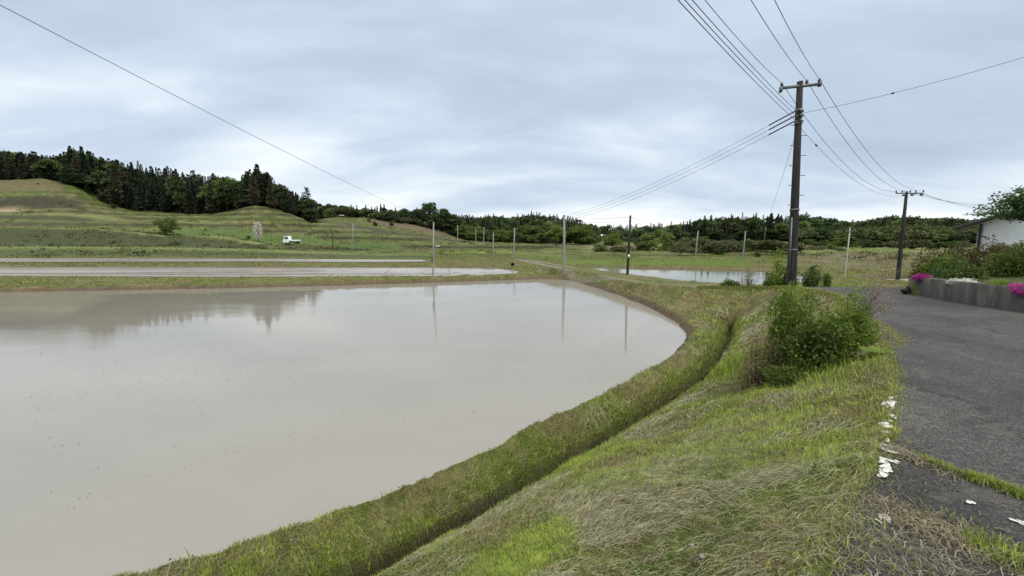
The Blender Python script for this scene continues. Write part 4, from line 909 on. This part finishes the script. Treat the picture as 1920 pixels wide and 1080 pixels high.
bush_px('garden_shrub', 1930, 535, 458, 12.5, 90, 'azalea', 'brownish shrub cut off by the right edge', 5000, .05, sd=22)
bush_px('garden_shrub', 1965, 545, 480, 11.5, 90, 'bush_dark', 'dark shrub beyond the right edge of the garden', 4000, .05, sd=23)
bush_px('garden_shrub', 1890, 470, 449, 24., 90, 'mid', 'green shrub against the white house wall', 3000, .08, sd=24)
# maple
MPD = 19.; P = atd(1938, 470, MPD); mpz = 2.3
mt_ = empty('maple_tree', (P[0], MPD, mpz)); tag(mt_, 'dark green maple with layered leaves in front of the white house', 'tree')
g = np.random.default_rng(33); ps = []; mb = MB(); topz = atd(1900, 350, MPD)[2]-mpz
mb.tube([(0, 0, -.4), (.03, 0, .5), (.0, .05, 1.3), (.1, 0, 2.1), (.1, 0, topz-.6)], [.16, .13, .11, .07, .02], 8)
for i in range(32):
    th = g.random()*2*pi; z0 = g.uniform(1.7, topz*.78); ln = g.uniform(1.3, 2.6)*(1-.45*abs(z0/topz-.45)); rise = g.uniform(.0, .9)*z0/topz+.15
    if i < 8: th = pi+g.uniform(-.5, .9); ln = g.uniform(2.0, 2.7); z0 = g.uniform(1.75, topz*.75)
    tip = np.array([cos(th)*ln, sin(th)*ln, z0+rise*ln*.55]); m1 = np.array([cos(th)*ln*.5, sin(th)*ln*.5, z0+rise*ln*.42])
    mb.tube([(0.03, 0, z0-.15), m1, tip], [.04, .022, .006], 5)
    nn_ = 360; s = .22+.85*g.random(nn_); base = np.array([0, 0, z0])*(1-s)[:, None]+tip*s[:, None]
    base += g.normal(size=(nn_, 3))*[.26, .26, .085]; base[:, 2] += .10*np.sin(s*3)
    a = rdir(nn_, g)*[1, 1, .35]+[0, 0, -.12]; a /= np.linalg.norm(a, axis=1)[:, None]; ps.append(cards(base, a, .11, .085, g))
V_, F_ = cat(ps); V_[:, 2] = np.minimum(V_[:, 2], topz+.1); ob('crown', mesh_np('maple_crown', V_, F_, M['maple']), mt_); mb.build('trunk', M['bark'], mt_)
# house
HD = 30.; hp = atd(1835, 458, HD); hx = hp[0]; hz = 2.3
m, t, b = mat('white_siding'); setin(b, Roughness=.5); o = t.nodes.new('ShaderNodeTexCoord').outputs['Object']
wv2 = t.nodes.new('ShaderNodeTexWave'); wv2.inputs['Scale'].default_value = 2.6; wv2.bands_direction = 'X'; t.links.new(o, wv2.inputs['Vector'])
t.links.new(mixc(t, ramp(t, noise(t, o, 1.2, 5, .6), [(.3, 0.), (.7, 1.)]), (.66, .69, .72), (.80, .82, .83)), b.inputs['Base Color']); bump(t, b, wv2.outputs[0], .012, .5); M['siding'] = m
hs = empty('house', (hx, HD, hz), radians(-50)); tag(hs, 'white corrugated house with a dark roof and gutter behind the maple', 'house')
eav = atd(1835, 418, HD)[2]-hz; wid = 9.; sl_ = .42
mb = MB(); rdg = eav+sl_*wid/2
mb.add([(0, 0, -.5), (wid, 0, -.5), (wid, 0, eav), (wid/2, 0, rdg), (0, 0, eav), (0, 8, -.5), (wid, 8, -.5), (wid, 8, eav), (wid/2, 8, rdg), (0, 8, eav)], [(0, 1, 2, 4), (6, 5, 9, 7), (5, 0, 4, 9), (1, 6, 7, 2)], [(4, 2, 3), (7, 9, 8)])
mb.build('wall', M['siding'], hs)
mb = MB(); ov = 1.25
for s in (0, 1):
    x0 = -ov if s == 0 else wid+ov; z0 = eav-sl_*ov; P4 = [(x0, -.7), (wid/2, -.7), (wid/2, 8.7), (x0, 8.7)]; zz_ = [z0, rdg, rdg, z0]
    vb = [(x, y, z+.08) for (x, y), z in zip(P4, zz_)]; vt = [(x, y, z+.30) for (x, y), z in zip(P4, zz_)]
    mb.add(vb+vt, [(3, 2, 1, 0), (4, 5, 6, 7), (0, 1, 5, 4), (1, 2, 6, 5), (2, 3, 7, 6), (3, 0, 4, 7)])
mb.build('roof', plain('dark_roof_tiles', (.085, .09, .10), .4, 0, .35, 3), hs)
mb = MB(); mb.tube([(-ov-.06, -.7, eav-sl_*ov+.10), (-ov-.06, 8.7, eav-sl_*ov+.10)], .08, 8); mb.build('gutter', M['bark'], hs)
mb = MB(); mb.tube([(-ov, -.1, eav-.5), (-.12, -.1, eav-.62), (-.12, -.1, -.3)], .05, 8); mb.build('downpipe', M['pale_concrete'], hs)
mb = MB(); mb.box((-.0, -.03, eav/2-.2), (.14, .1, eav+.2)); mb.build('corner_trim', M['bark'], hs)
# ------------------------------------------------------------------ shrubs by the road, near
def gz1(x, y): return float(land(np.array([x]), np.array([y]))[0])
def near_bush(name, px, py, zg, **kw):
    x, y = onz(px, py, zg); return x, y, gz1(x, y)
x, y, z = near_bush('', 1530, 668, 1.45)
bush('roadside_bush', x, y, z-.08, .84, .74, 1.26, 13000, .036, 'bush_dark', 'big dense dark green bush growing on the bank beside the road', sd=41, lobes=34)
x2, y2 = onz(1497, 640, 1.4); bush('roadside_bush', x-.16, y+.55, gz1(x-.16, y+.55), .50, .42, 1.50, 6500, .030, 'bush_light', 'tall bright yellow-green bush rising behind the dark roadside bush', sd=42, lobes=22, up=.8, column=True, shape=.62)
bush('roadside_bush', x-.66, y+.42, gz1(x-.66, y+.42)-.05, .45, .45, 1.15, 4200, .026, 'bush_red', 'reddish-leaved bush at the left of the dark roadside bush', sd=43, lobes=18)
bush('roadside_bush', x+.62, y+.10, gz1(x+.62, y+.1)-.05, .45, .42, 1.25, 5200, .028, 'bush_light', 'light green bush with red tips on the road side of the dark bush', sd=44, lobes=18)
bush('roadside_bush', x-.60, y-.35, gz1(x-.6, y-.35)-.05, .50, .45, .50, 5000, .026, 'bush_dark', 'low green bush spreading at the lower left of the dark roadside bush', sd=45, lobes=20)
g = np.random.default_rng(46)
tw = empty('dry_shrub', (x+.72, y+.15, gz1(x+.72, y+.15))); tag(tw, 'bare twiggy shrub with pinkish seed heads leaning over the road', 'shrub')
mb = MB(); tips = []
for i in range(26):
    th = g.uniform(-1.2, 1.6); l = g.uniform(.35, .75); tip = np.array([cos(th)*l*.75, sin(th)*l*.5, g.uniform(.55, 1.28)]); m_ = tip*[.4, .4, .6]; mb.tube([(0, 0, -.05), m_, tip], [.008, .005, .0025], 4); tips.append(tip)
    t2 = tip+g.normal(size=3)*.1; mb.tube([m_, t2], [.004, .002], 4); tips.append(t2)
mb.build('twigs', M['palebark'], tw)
tips = np.array(tips); c = np.repeat(tips, 14, 0)+g.normal(size=(len(tips)*14, 3))*.035; V_, F_ = cards(c, rdir(len(c), g), .035, .018, g); ob('leaves', mesh_np('seed_heads', V_, F_, M['bush_red']), tw)  # the part called leaves here is the pinkish seed heads on the twig tips
# plants along the bank near the tall pole
def bank_plant(px, py_b, py_t, d, wpx, leaf, label, n=2500, size=.045, name='shrub', **kw): return bush_px(name, px, py_b, py_t, d, wpx, leaf, label, n, size, **kw)
bank_plant(1461, 538, 462, 16.9, 66, 'bush_light', 'spindly yellow-green sapling left of the tall near pole', 2600, .06, sd=51, lobes=20, shape=.6, name='sapling')
bank_plant(1403, 540, 498, 17.5, 46, 'scrub', 'thin leafless-looking twiggy shrub at the paddy corner', 420, .04, sd=52, shape=.6, name='twiggy_shrub', stem='palebark')
bank_plant(1455, 541, 524, 16.9, 46, 'bush_dark', 'low dark leafy plant at the foot of the sapling', 2200, .06, sd=53)
bank_plant(1370, 540, 522, 18.5, 46, 'mid', 'low green weeds on the crest at the paddy corner', 1600, .05, sd=54, name='weed_clump')
bank_plant(1465, 530, 510, 17.3, 34, 'bush_red', 'orange-brown leafy plant left of the tall pole foot', 1200, .05, sd=55)
bank_plant(1550, 530, 512, 16.3, 22, 'bush_dark', 'small dark potted plant at the bend of the road', 900, .045, sd=56, name='potted_plant')
bank_plant(1520, 534, 500, 15.9, 40, 'mid', 'green leafy plant right of the tall pole foot', 2400, .05, sd=57)
P = onz(1640, 662, 1.70); lf = empty('broad_leaf_plant', (P[0], P[1], 1.69)); tag(lf, 'flat broad bright green leaves on the road edge at the foot of the bush', 'plant')
mb = MB()
for i in range(7):
    a = i*.95; l = .20; u_ = np.array([cos(a), sin(a), .25]); v_ = np.array([-sin(a), cos(a), .0])*.075; p0 = np.array([.02*cos(a), .02*sin(a), .02])
    mb.add([p0, p0+u_*l*.5+v_, p0+u_*l*1.0, p0+u_*l*.5-v_], [(0, 1, 2, 3)])
mb.build('leaf_rosette', M['bush_light'], lf)
# ------------------------------------------------------------------ grass
def sample(n, a0, a1, r0, r1, g):
    a = np.radians(a0+(a1-a0)*g.random(n)); r = np.exp(math.log(r0)+(math.log(r1)-math.log(r0))*g.random(n)); return r*np.sin(a), r*np.cos(a), r
GRN = np.array([[.19, .28, .045], [.27, .345, .06], [.37, .44, .08], [.12, .18, .035], [.29, .31, .11]])
DRY = np.array([[.35, .30, .15], [.42, .36, .20], [.28, .23, .12], [.30, .29, .14], [.21, .155, .09]])
def blades(x, y, z, h, w_, lean, col, g, th=None):
    n = len(x); th = g.random(n)*2*pi if th is None else th; b = np.stack([np.cos(th+pi/2), np.sin(th+pi/2), np.zeros(n)], 1)*(w_/2)[:, None]
    p = np.stack([x, y, z], 1); dxy = np.stack([np.cos(th), np.sin(th)], 1)
    m_ = p.copy(); m_[:, :2] += dxy*(h*lean*.4)[:, None]; m_[:, 2] += h*.6*(1-.4*lean)
    t_ = p.copy(); t_[:, :2] += dxy*(h*lean)[:, None]; t_[:, 2] += h*np.sqrt(np.clip(1-lean**2, .04, 1))
    V_ = np.stack([p-b, p+b, m_-b*.75, m_+b*.75, t_], 1).reshape(-1, 3); i = np.arange(n)[:, None]*5
    return V_, i+np.array([0, 1, 3, 2]), i+np.array([2, 3, 4]), np.repeat(col, 5, 0)
def grass_obj(name, parts, label):
    Vs, Q4, T3, Cs, n = [], [], [], [], 0
    for V_, q4, t3, c in parts: Vs.append(V_); Q4.append(q4+n); T3.append(t3+n); Cs.append(c); n += len(V_)
    o = ob(name, mesh_np(name, np.concatenate(Vs), [np.concatenate(Q4), np.concatenate(T3)], M['grass'], np.concatenate(Cs)))
    return tag(o, label, 'grass', kind='stuff')
g = np.random.default_rng(77); parts = []
x, y, r_ = sample(520000, -58, 56, 1.6, 62, g); xa, ya, ra = sample(330000, -48, 50, 1.5, 7.5, g); x = np.concatenate([x, xa]); y = np.concatenate([y, ya]); r_ = np.concatenate([r_, ra])
z, J = land(x, y, True)
ok = (~J['inR'] | (J['dR'] < .20*(fbm(x, y, 4, 2.2)-.20)) & (y < 19)) & (J['wet'] > .12) & (J['dD'] > .12) & ~((J['inG']) & (x < 40))
x, y, r_, z = x[ok], y[ok], r_[ok], z[ok]; dD = J['dD'][ok]; inS = J['inS'][ok]; dR = J['dR'][ok]; wet = J['wet'][ok]
lush = fbm(x, y, 3, .8); dry = fbm(x+11, y+5, 4, 1.4); keep = g.random(len(x)) < np.clip(.55+1.6*(lush-.38)+.6*(dD < .7), .42, 1)
x, y, r_, z, lush, dry, dD, wet, inS, dR = [a[keep] for a in (x, y, r_, z, lush, dry, dD, wet, inS, dR)]
n = len(x); sc = np.clip(r_/4.5, .75, 6)
h = (.018+.026*g.random(n))*(.6+1.3*sstep(.45, .65, lush))*sc**.40*(1+.4*(dD < .5)); wd = (.0045+.004*g.random(n))*sc
ci = GRN[g.integers(0, 5, n)]*(.75+.5*lush)[:, None]; cd = DRY[g.integers(0, 5, n)]*.85
br = sstep(.54, .68, fbm(x+3, y+8, 3, 1.2)); ci = ci*(1+.20*br[:, None]*np.array([1, 1.1, .4]))
isd = g.random(n) < np.clip((dry-.47)*3.2+.17, .05, .8); col = np.where(isd[:, None], cd, ci)
farm = np.clip((r_-14)/30, 0, 1)[:, None]; col = col*(1-.18*farm)
parts.append(blades(x, y, z-.006, h, wd, .25+.6*g.random(n), col, g))
print('blades', n)
grass_obj('short_grass', parts, 'short green and yellowing mown grass on the banks and levees'); parts = []
# mown hay lying on the slope, combed along the bank, in swaths
x, y, r_ = sample(460000, -50, 50, 1.6, 30, g); z, J = land(x, y, True)
sw = fbm(x*1.0+(x+y)*.1, y*1.0-(x-y)*.5, 3, .75); lev = J['inL'] & (J['dD'] > .5)
BND = [([(740, 1078), (930, 975), (1100, 880), (1290, 775)], -.05, .22), ([(1190, 925), (1330, 850), (1470, 785), (1640, 735)], .8, .35), ([(1380, 620), (1430, 600), (1500, 590)], .6, .5)]
bd_ = np.zeros(len(x))
for P_, zg, w_ in BND: bd_ = np.maximum(bd_, np.exp(-(dline(x, y, [tuple(onz(*p, zg)) for p in P_])/w_)**2))
ok = ~J['inR'] & (J['wet'] > .25) & (J['dD'] > .20) & ~J['inG'] & (J['inS'] | J['inL']) & (g.random(len(x)) < np.clip(np.clip((sw-.51)*4, .06, .6)*np.where(J['inL'], .5, 1.)+.9*bd_*(sw > .36), 0, 1))
x, y, r_, z, sw = [a[ok] for a in (x, y, r_, z, sw)]; n = len(x); print('hay', n)
sc = np.clip(r_/4.5, .8, 4); ln = (.05+.15*g.random(n)**1.6)*sc**.5; wd = (.0022+.0022*g.random(n))*sc
th = .75+.9*(fbm(x, y, 2, .6)-.5)*4+g.normal(size=n)*.45; bd = g.normal(size=n)*.10
def strands(x, y, ln, wd, th, bd, col, lift):
    n = len(x); K = 4; pts = []
    for k in range(K):
        s = k/(K-1); a = th+bd*s*2; px_ = x+np.cos(a)*ln*s; py_ = y+np.sin(a)*ln*s; pts.append((px_, py_))
    X_ = np.concatenate([p[0] for p in pts]); Y_ = np.concatenate([p[1] for p in pts]); Z_ = land(X_, Y_).reshape(K, n)
    V_ = np.empty((n, K*2, 3)); side = np.stack([np.cos(th+pi/2), np.sin(th+pi/2)], 1)*(wd/2)[:, None]
    for k in range(K):
        zz_ = Z_[k]+lift*(.5+1.2*sin(pi*k/(K-1)))
        for s, sg in ((0, -1), (1, 1)):
            V_[:, k*2+s, 0] = pts[k][0]+sg*side[:, 0]; V_[:, k*2+s, 1] = pts[k][1]+sg*side[:, 1]; V_[:, k*2+s, 2] = zz_
    i = np.arange(n)[:, None]*K*2; q4 = np.concatenate([i+np.array([2*k, 2*k+1, 2*k+3, 2*k+2]) for k in range(K-1)])
    return V_.reshape(-1, 3), q4, np.repeat(col, K*2, 0)
HAY = np.array([[.36, .38, .24], [.44, .45, .30], [.31, .35, .20], [.50, .48, .34], [.40, .34, .22], [.24, .19, .12]])
lift = .006+.018*g.random(n)
V_, q4, cc = strands(x, y, ln, wd, th, bd, HAY[g.integers(0, 6, n)]*g.uniform(.6, 1.15, n)[:, None], lift)
tag(ob('cut_grass', mesh_np('cut_grass', V_, q4, M['grass'], cc)), 'pale cut grass lying in combed swaths over the bank', 'cut grass', kind='stuff')
# straw and weeds along the seams of the asphalt
def along(P, n, wdt, g):
    P = np.array(P); sg = np.linalg.norm(np.diff(P, axis=0), axis=1); cs = np.concatenate([[0], np.cumsum(sg)]); s = g.random(n)*cs[-1]
    return np.interp(s, cs, P[:, 0])+g.normal(size=n)*wdt, np.interp(s, cs, P[:, 1])+g.normal(size=n)*wdt, s/cs[-1]
seamA = [onz(*p, 1.7) for p in [(1655, 838), (1720, 862), (1780, 888), (1850, 905), (1925, 935)]]
seamB = [onz(*p, 1.7) for p in [(1640, 950), (1700, 970), (1760, 990), (1850, 1030), (1925, 1062)]]
seamC = [onz(*p, 1.7) for p in [(1560, 1000), (1640, 1040), (1740, 1085), (1800, 1110)]]
parts = []; hv = []
for P_, n, wdt, gf in ((seamA, 3000, .028, .45), (seamB, 2600, .08, .3), (seamC, 3000, .30, .1)):
    x, y, s = along(P_, n, wdt, g); z = np.full(n, 1.704); gm = (fbm(x, y, 3, 2.2) > .53) & (g.random(n) < gf*2)
    k = gm; m_ = k.sum(); parts.append(blades(x[k], y[k], z[k], .02+.05*g.random(m_), .004+.003*g.random(m_), .3+.5*g.random(m_), GRN[g.integers(0, 5, m_)], g))
    k = ~gm & (g.random(n) < .55); m_ = k.sum(); hv.append(strands(x[k], y[k], .03+.07*g.random(m_), .0025+.002*g.random(m_), g.random(m_)*6.28, g.normal(size=m_)*.3, np.array([[.28, .25, .17], [.19, .15, .09], [.40, .37, .27]])[g.integers(0, 3, m_)]*.9, .006+.016*g.random(m_)))
# ragged fringe along the road edge
E = np.array(REDGE); E = E[(E[:, 1] > .5) & (E[:, 1] < 19)]
x, y, s = along(E, 34000, .075, g); z, J = land(x, y, True); n = len(x)
k = np.ones(n, bool); sc = np.clip(y/4, .7, 4)
parts.append(blades(x, y, z-.002, (.02+.04*g.random(n))*sc**.35, (.004+.003*g.random(n))*sc, .4+.55*g.random(n), np.where((g.random(n) < .4)[:, None], DRY[g.integers(0, 5, n)], GRN[g.integers(0, 5, n)]), g))
# tongue of weeds running into the road by the bush
sD = [onz(*p, 1.7) for p in [(1632, 598), (1660, 615), (1690, 640), (1665, 650), (1650, 640)]]
x, y, s = along(sD, 2600, .07, g); n = len(x); parts.append(blades(x, y, np.full(n, 1.703), .012+.022*g.random(n), .005+.004*g.random(n), .4+.5*g.random(n), np.where((g.random(n) < .6)[:, None], DRY[g.integers(0, 5, n)], GRN[g.integers(0, 5, n)]), g))
grass_obj('roadside_weeds', parts, 'weeds and grass growing in the asphalt seams and along the road edge')
# litter of straw scattered over the asphalt
x, y, r_ = sample(3200, 25, 75, 1.8, 9, g); z, J = land(x, y, True); ok = J['inR'] & (g.random(len(x)) < np.clip(1.3-J['dR']*.9, .06, 1)); x, y = x[ok], y[ok]; n = len(x)
hv.append(strands(x, y, .02+.06*g.random(n), .002+.002*g.random(n), g.random(n)*6.28, g.normal(size=n)*.3, np.array([[.20, .18, .13], [.30, .27, .21]])[g.integers(0, 2, n)], .004+.006*g.random(n)))
Vs = []; Qs = []; Cs = []; k0 = 0
for a_, b_, c_ in hv: Vs.append(a_); Qs.append(b_+k0); Cs.append(c_); k0 += len(a_)
tag(ob('straw_litter', mesh_np('straw_litter', np.concatenate(Vs), np.concatenate(Qs), M['grass'], np.concatenate(Cs))), 'dry straw and brown litter scattered on the asphalt beside the verge', 'straw', kind='stuff')
# broad-leaved weeds in patches
x, y, r_ = sample(60000, -50, 52, 1.6, 16, g); z, J = land(x, y, True); pt = fbm(x+70, y+20, 3, 1.1)
ok = ~J['inR'] & (J['wet'] > .10) & (J['dD'] > .12) & ~J['inG'] & (g.random(len(x)) < np.clip((pt-.50)*6+.25*(J['dD'] < .5), .03, 1)); x, y, z, r_ = x[ok], y[ok], z[ok], r_[ok]; n = len(x)
a = rdir(n, g)*[1, 1, .5]+[0, 0, .35]; a /= np.linalg.norm(a, axis=1)[:, None]; sc = np.clip(r_/4.5, .8, 3); l = (.014+.026*g.random(n))*sc**.6
V_, q4 = cards(np.stack([x, y, z+.004+.02*g.random(n)], 1), a, l, l*.55, g); cc = np.repeat(np.array([[.09, .15, .03], [.13, .19, .045], [.07, .11, .03], [.20, .14, .08]])[g.integers(0, 4, n)]*g.uniform(.8, 1.4, n)[:, None], 4, 0)
tag(ob('broadleaf_weeds', mesh_np('broadleaf_weeds', V_, q4, M['grass'], cc)), 'small broad-leaved weeds mixed into the mown bank', 'weeds', kind='stuff')
# tall weeds and upright blades at the ditch lip and the bush foot
parts = []
tf = []
for px, py, zg, nb, hh_, sp_ in [(1368, 612, .2, 260, .28, .12), (1395, 685, .5, 1500, .34, .26), (1440, 705, .8, 1200, .30, .24), (1380, 720, .3, 400, .16, .22), (700, 1072, -.1, 160, .16, .07), (480, 1035, .2, 26, .14, .2), (770, 935, .2, 16, .12, .1), (640, 980, .2, 30, .12, .3), (720, 930, .2, 20, .16, .05), (350, 1062, .2, 12, .18, .05), (1560, 705, 1.4, 800, .16, .35), (1520, 715, 1.2, 600, .14, .4)]:
    x0, y0 = onz(px, py, zg); x = x0+g.normal(size=nb)*sp_; y = y0+g.normal(size=nb)*sp_; z, J = land(x, y, True); kk = (J['wet'] > .05) & ~J['inR']; x, y, z = x[kk], y[kk], z[kk]; m_ = len(x)
    parts.append(blades(x, y, z-.01, hh_*(.4+.9*g.random(m_)), .006+.006*g.random(m_), .15+.55*g.random(m_), (GRN*1.05)[g.integers(0, 4, m_)]*g.uniform(.8, 1.3, m_)[:, None], g))
# overhanging growth along the levee side of the ditch
Dn = np.array(DITCH); Dn = Dn[(Dn[:, 1] > .5)]
x, y, s = along(Dn, 30000, .0, g); off = .10+.28*g.random(len(x))**1.5; tv = np.stack([np.gradient(np.interp(s, [0, 1], [0, 1]))]*1); 
idx = np.clip(np.searchsorted(np.linspace(0, 1, len(Dn)), s)-1, 0, len(Dn)-2); e_ = Dn[idx+1]-Dn[idx]; e_ /= np.linalg.norm(e_, axis=1)[:, None]
side = np.where(g.random(len(x)) < .62, 1, -1); x = x-e_[:, 1]*off*side; y = y+e_[:, 0]*off*side; z, J = land(x, y, True); sc = np.clip(np.hypot(x, y)/4.5, .8, 4); n = len(x)
kk = (J['dD'] > .08) & (z > -.3); thd = np.arctan2(-e_[:, 0]*side, e_[:, 1]*side)
th = np.where(g.random(n) < .7, thd+g.normal(size=n)*.6, g.random(n)*6.28)
dk = np.array([[.14, .21, .045], [.20, .27, .05], [.29, .31, .10], [.25, .21, .11], [.16, .23, .045]])
parts.append(blades(x[kk], y[kk], z[kk]-.004, ((.03+.045*g.random(n))*sc**.5)[kk], ((.006+.006*g.random(n))*sc)[kk], (.3+.6*g.random(n))[kk], dk[g.integers(0, 5, kk.sum())]*1.2, g, th[kk]))
grass_obj('ditch_grass', parts, 'longer green grass overhanging the narrow ditch and the bush foot')
# floating stubble
x, y, r_ = sample(5200, -52, 28, 7, 30, g); d = sdp(x, y, W1); cl_ = fbm(x, y, 3, .5); ok = (d < -.4) & (g.random(len(x)) < np.clip((cl_-.42)*3, .03, .6)); x, y, r_ = x[ok], y[ok], r_[ok]
x = np.repeat(x, 3)+g.normal(size=3*len(x))*.03; y = np.repeat(y, 3)+g.normal(size=len(x))*.03; r_ = np.repeat(r_, 3); n = len(x)
tagm = blades(x, y, np.full(n, -.01), .015+.035*g.random(n), .004+.005*g.random(n)*np.clip(r_/7, 1, 2.6), .5+.45*g.random(n), np.array([[.12, .10, .06], [.18, .15, .1]])[g.integers(0, 2, n)], g)
o = grass_obj('rice_stubble', [tagm], 'tiny bits of old rice stubble poking out of the muddy water'); o['category'] = 'stubble'
# rough grass on the far slopes
x, y, r_ = sample(300000, -57, 50, 30, 150, g); z, J = land(x, y, True); ok = (J['wet'] > .3) & ~J['inR'] & ~J['inG'] & (g.random(len(x)) < np.clip((fbm(x, y, 3, .25)-.3)*2.4, .08, 1)); 
x, y, r_, z = x[ok], y[ok], r_[ok], z[ok]; n = len(x); Jk = {k_: v_[ok] for k_, v_ in J.items()}
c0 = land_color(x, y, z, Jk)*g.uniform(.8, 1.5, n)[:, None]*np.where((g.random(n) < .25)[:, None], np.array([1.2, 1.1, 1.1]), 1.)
sc = r_/60
parts = [blades(x, y, z-.03, (.08+.14*g.random(n))*np.clip(sc, .5, 1.8), (.05+.06*g.random(n))*sc, .75+.2*g.random(n), c0*1.25, g)]
grass_obj('meadow_grass', parts, 'rough grass covering the terraced slopes beyond the paddies')
# darker tussocks and small scrub dotted over the far slopes
g = np.random.default_rng(123); x, y, r_ = sample(1500, -56, 46, 84, 200, g); z, J = land(x, y, True); kk = (fbm(x, y, 3, .06) > .50) & (J['wet'] > 1) & (z < 26); x, y, z = x[kk], y[kk], z[kk]; n = len(x)
m_ = 26; c = np.repeat(np.stack([x, y, z], 1), m_, 0); s_ = np.repeat(g.uniform(.25, .75, n), m_); c = c+rdir(len(c), g)*s_[:, None]*[1.5, 1., .45]
V_, q4 = cards(c, rdir(len(c), g), s_*.55, s_*.38, g); cc = np.repeat(np.repeat(np.array([[.06, .08, .028], [.09, .085, .04], [.04, .055, .02]])[g.integers(0, 3, n)], m_, 0)*g.uniform(.7, 1.4, len(c))[:, None], 4, 0)
tag(ob('tussocks', mesh_np('tussocks', V_, q4, M['grass'], cc)), 'dark tufts and low scrub dotted over the far grassy slopes', 'tussocks', kind='stuff')
# remains of the white edge line
g = np.random.default_rng(99)
def paint(px, py, w_, h_, label):
    x, y = onz(px+9, py, 1.7); rt = math.atan2(E[4][1]-E[2][1], E[4][0]-E[2][0]); mb = MB(); nf = 5+int(h_*110)
    for _ in range(nf):
        k = 7; th = (np.arange(k)+.6*g.random(k))*2*pi/k; s_ = g.uniform(.25, .70); r_ = s_*(.7+.5*g.random(k)); ox, oy = g.normal(size=2)*.40
        a_, b_ = h_*(np.cos(th)*r_+ox), w_*(np.sin(th)*r_+oy)
        mb.add([(p*cos(rt)-q_*sin(rt), p*sin(rt)+q_*cos(rt), .006+.0012*_) for p, q_ in zip(a_, b_)], [], [(0, m_, m_+1) for m_ in range(1, k-1)])
    o = mb.build('line_paint', M['linepaint']); o.location = (x, y, 1.7); tag(o, kind='structure')
for px, py, w_, h_ in [(1661, 748, .02, .05), (1654, 828, .02, .04), (1651, 872, .03, .05), (1648, 893, .03, .05), (1657, 762, .045, .13), (1660, 782, .03, .05), (1653, 800, .05, .08), (1651, 815, .035, .06), (1655, 842, .13, .07), (1659, 865, .05, .03), (1653, 882, .035, .06), (1646, 972, .03, .04), (1810, 943, .02, .03), (1903, 980, .035, .02), (1635, 978, .02, .02), (1655, 790, .02, .03)]:
    paint(px, py, w_, h_, '')
# a few pebbles on the verge
for px, py in [(1443, 765), (1373, 842), (1297, 1025), (1317, 1048), (1280, 908), (1262, 938)]:
    zg = .9; x, y = onz(px, py, zg)
    for _ in range(6): zg = gz1(x, y); x, y = onz(px, py, zg)
    bm = bmesh.new(); bmesh.ops.create_icosphere(bm, subdivisions=2, radius=.018)
    for v in bm.verts: v.co = v.co*(1+.3*(g.random()-.5)); v.co.z *= .6
    me = bpy.data.meshes.new('pebble'); bm.to_mesh(me); bm.free(); me.materials.append(M['pale_concrete']); o = ob('pebble', me); o.location = (x, y, zg+.012); tag(o, 'small pale stone lying in the mown grass of the bank', 'stone', 'pale stones in the mown grass')
print('objects', len(bpy.data.objects))
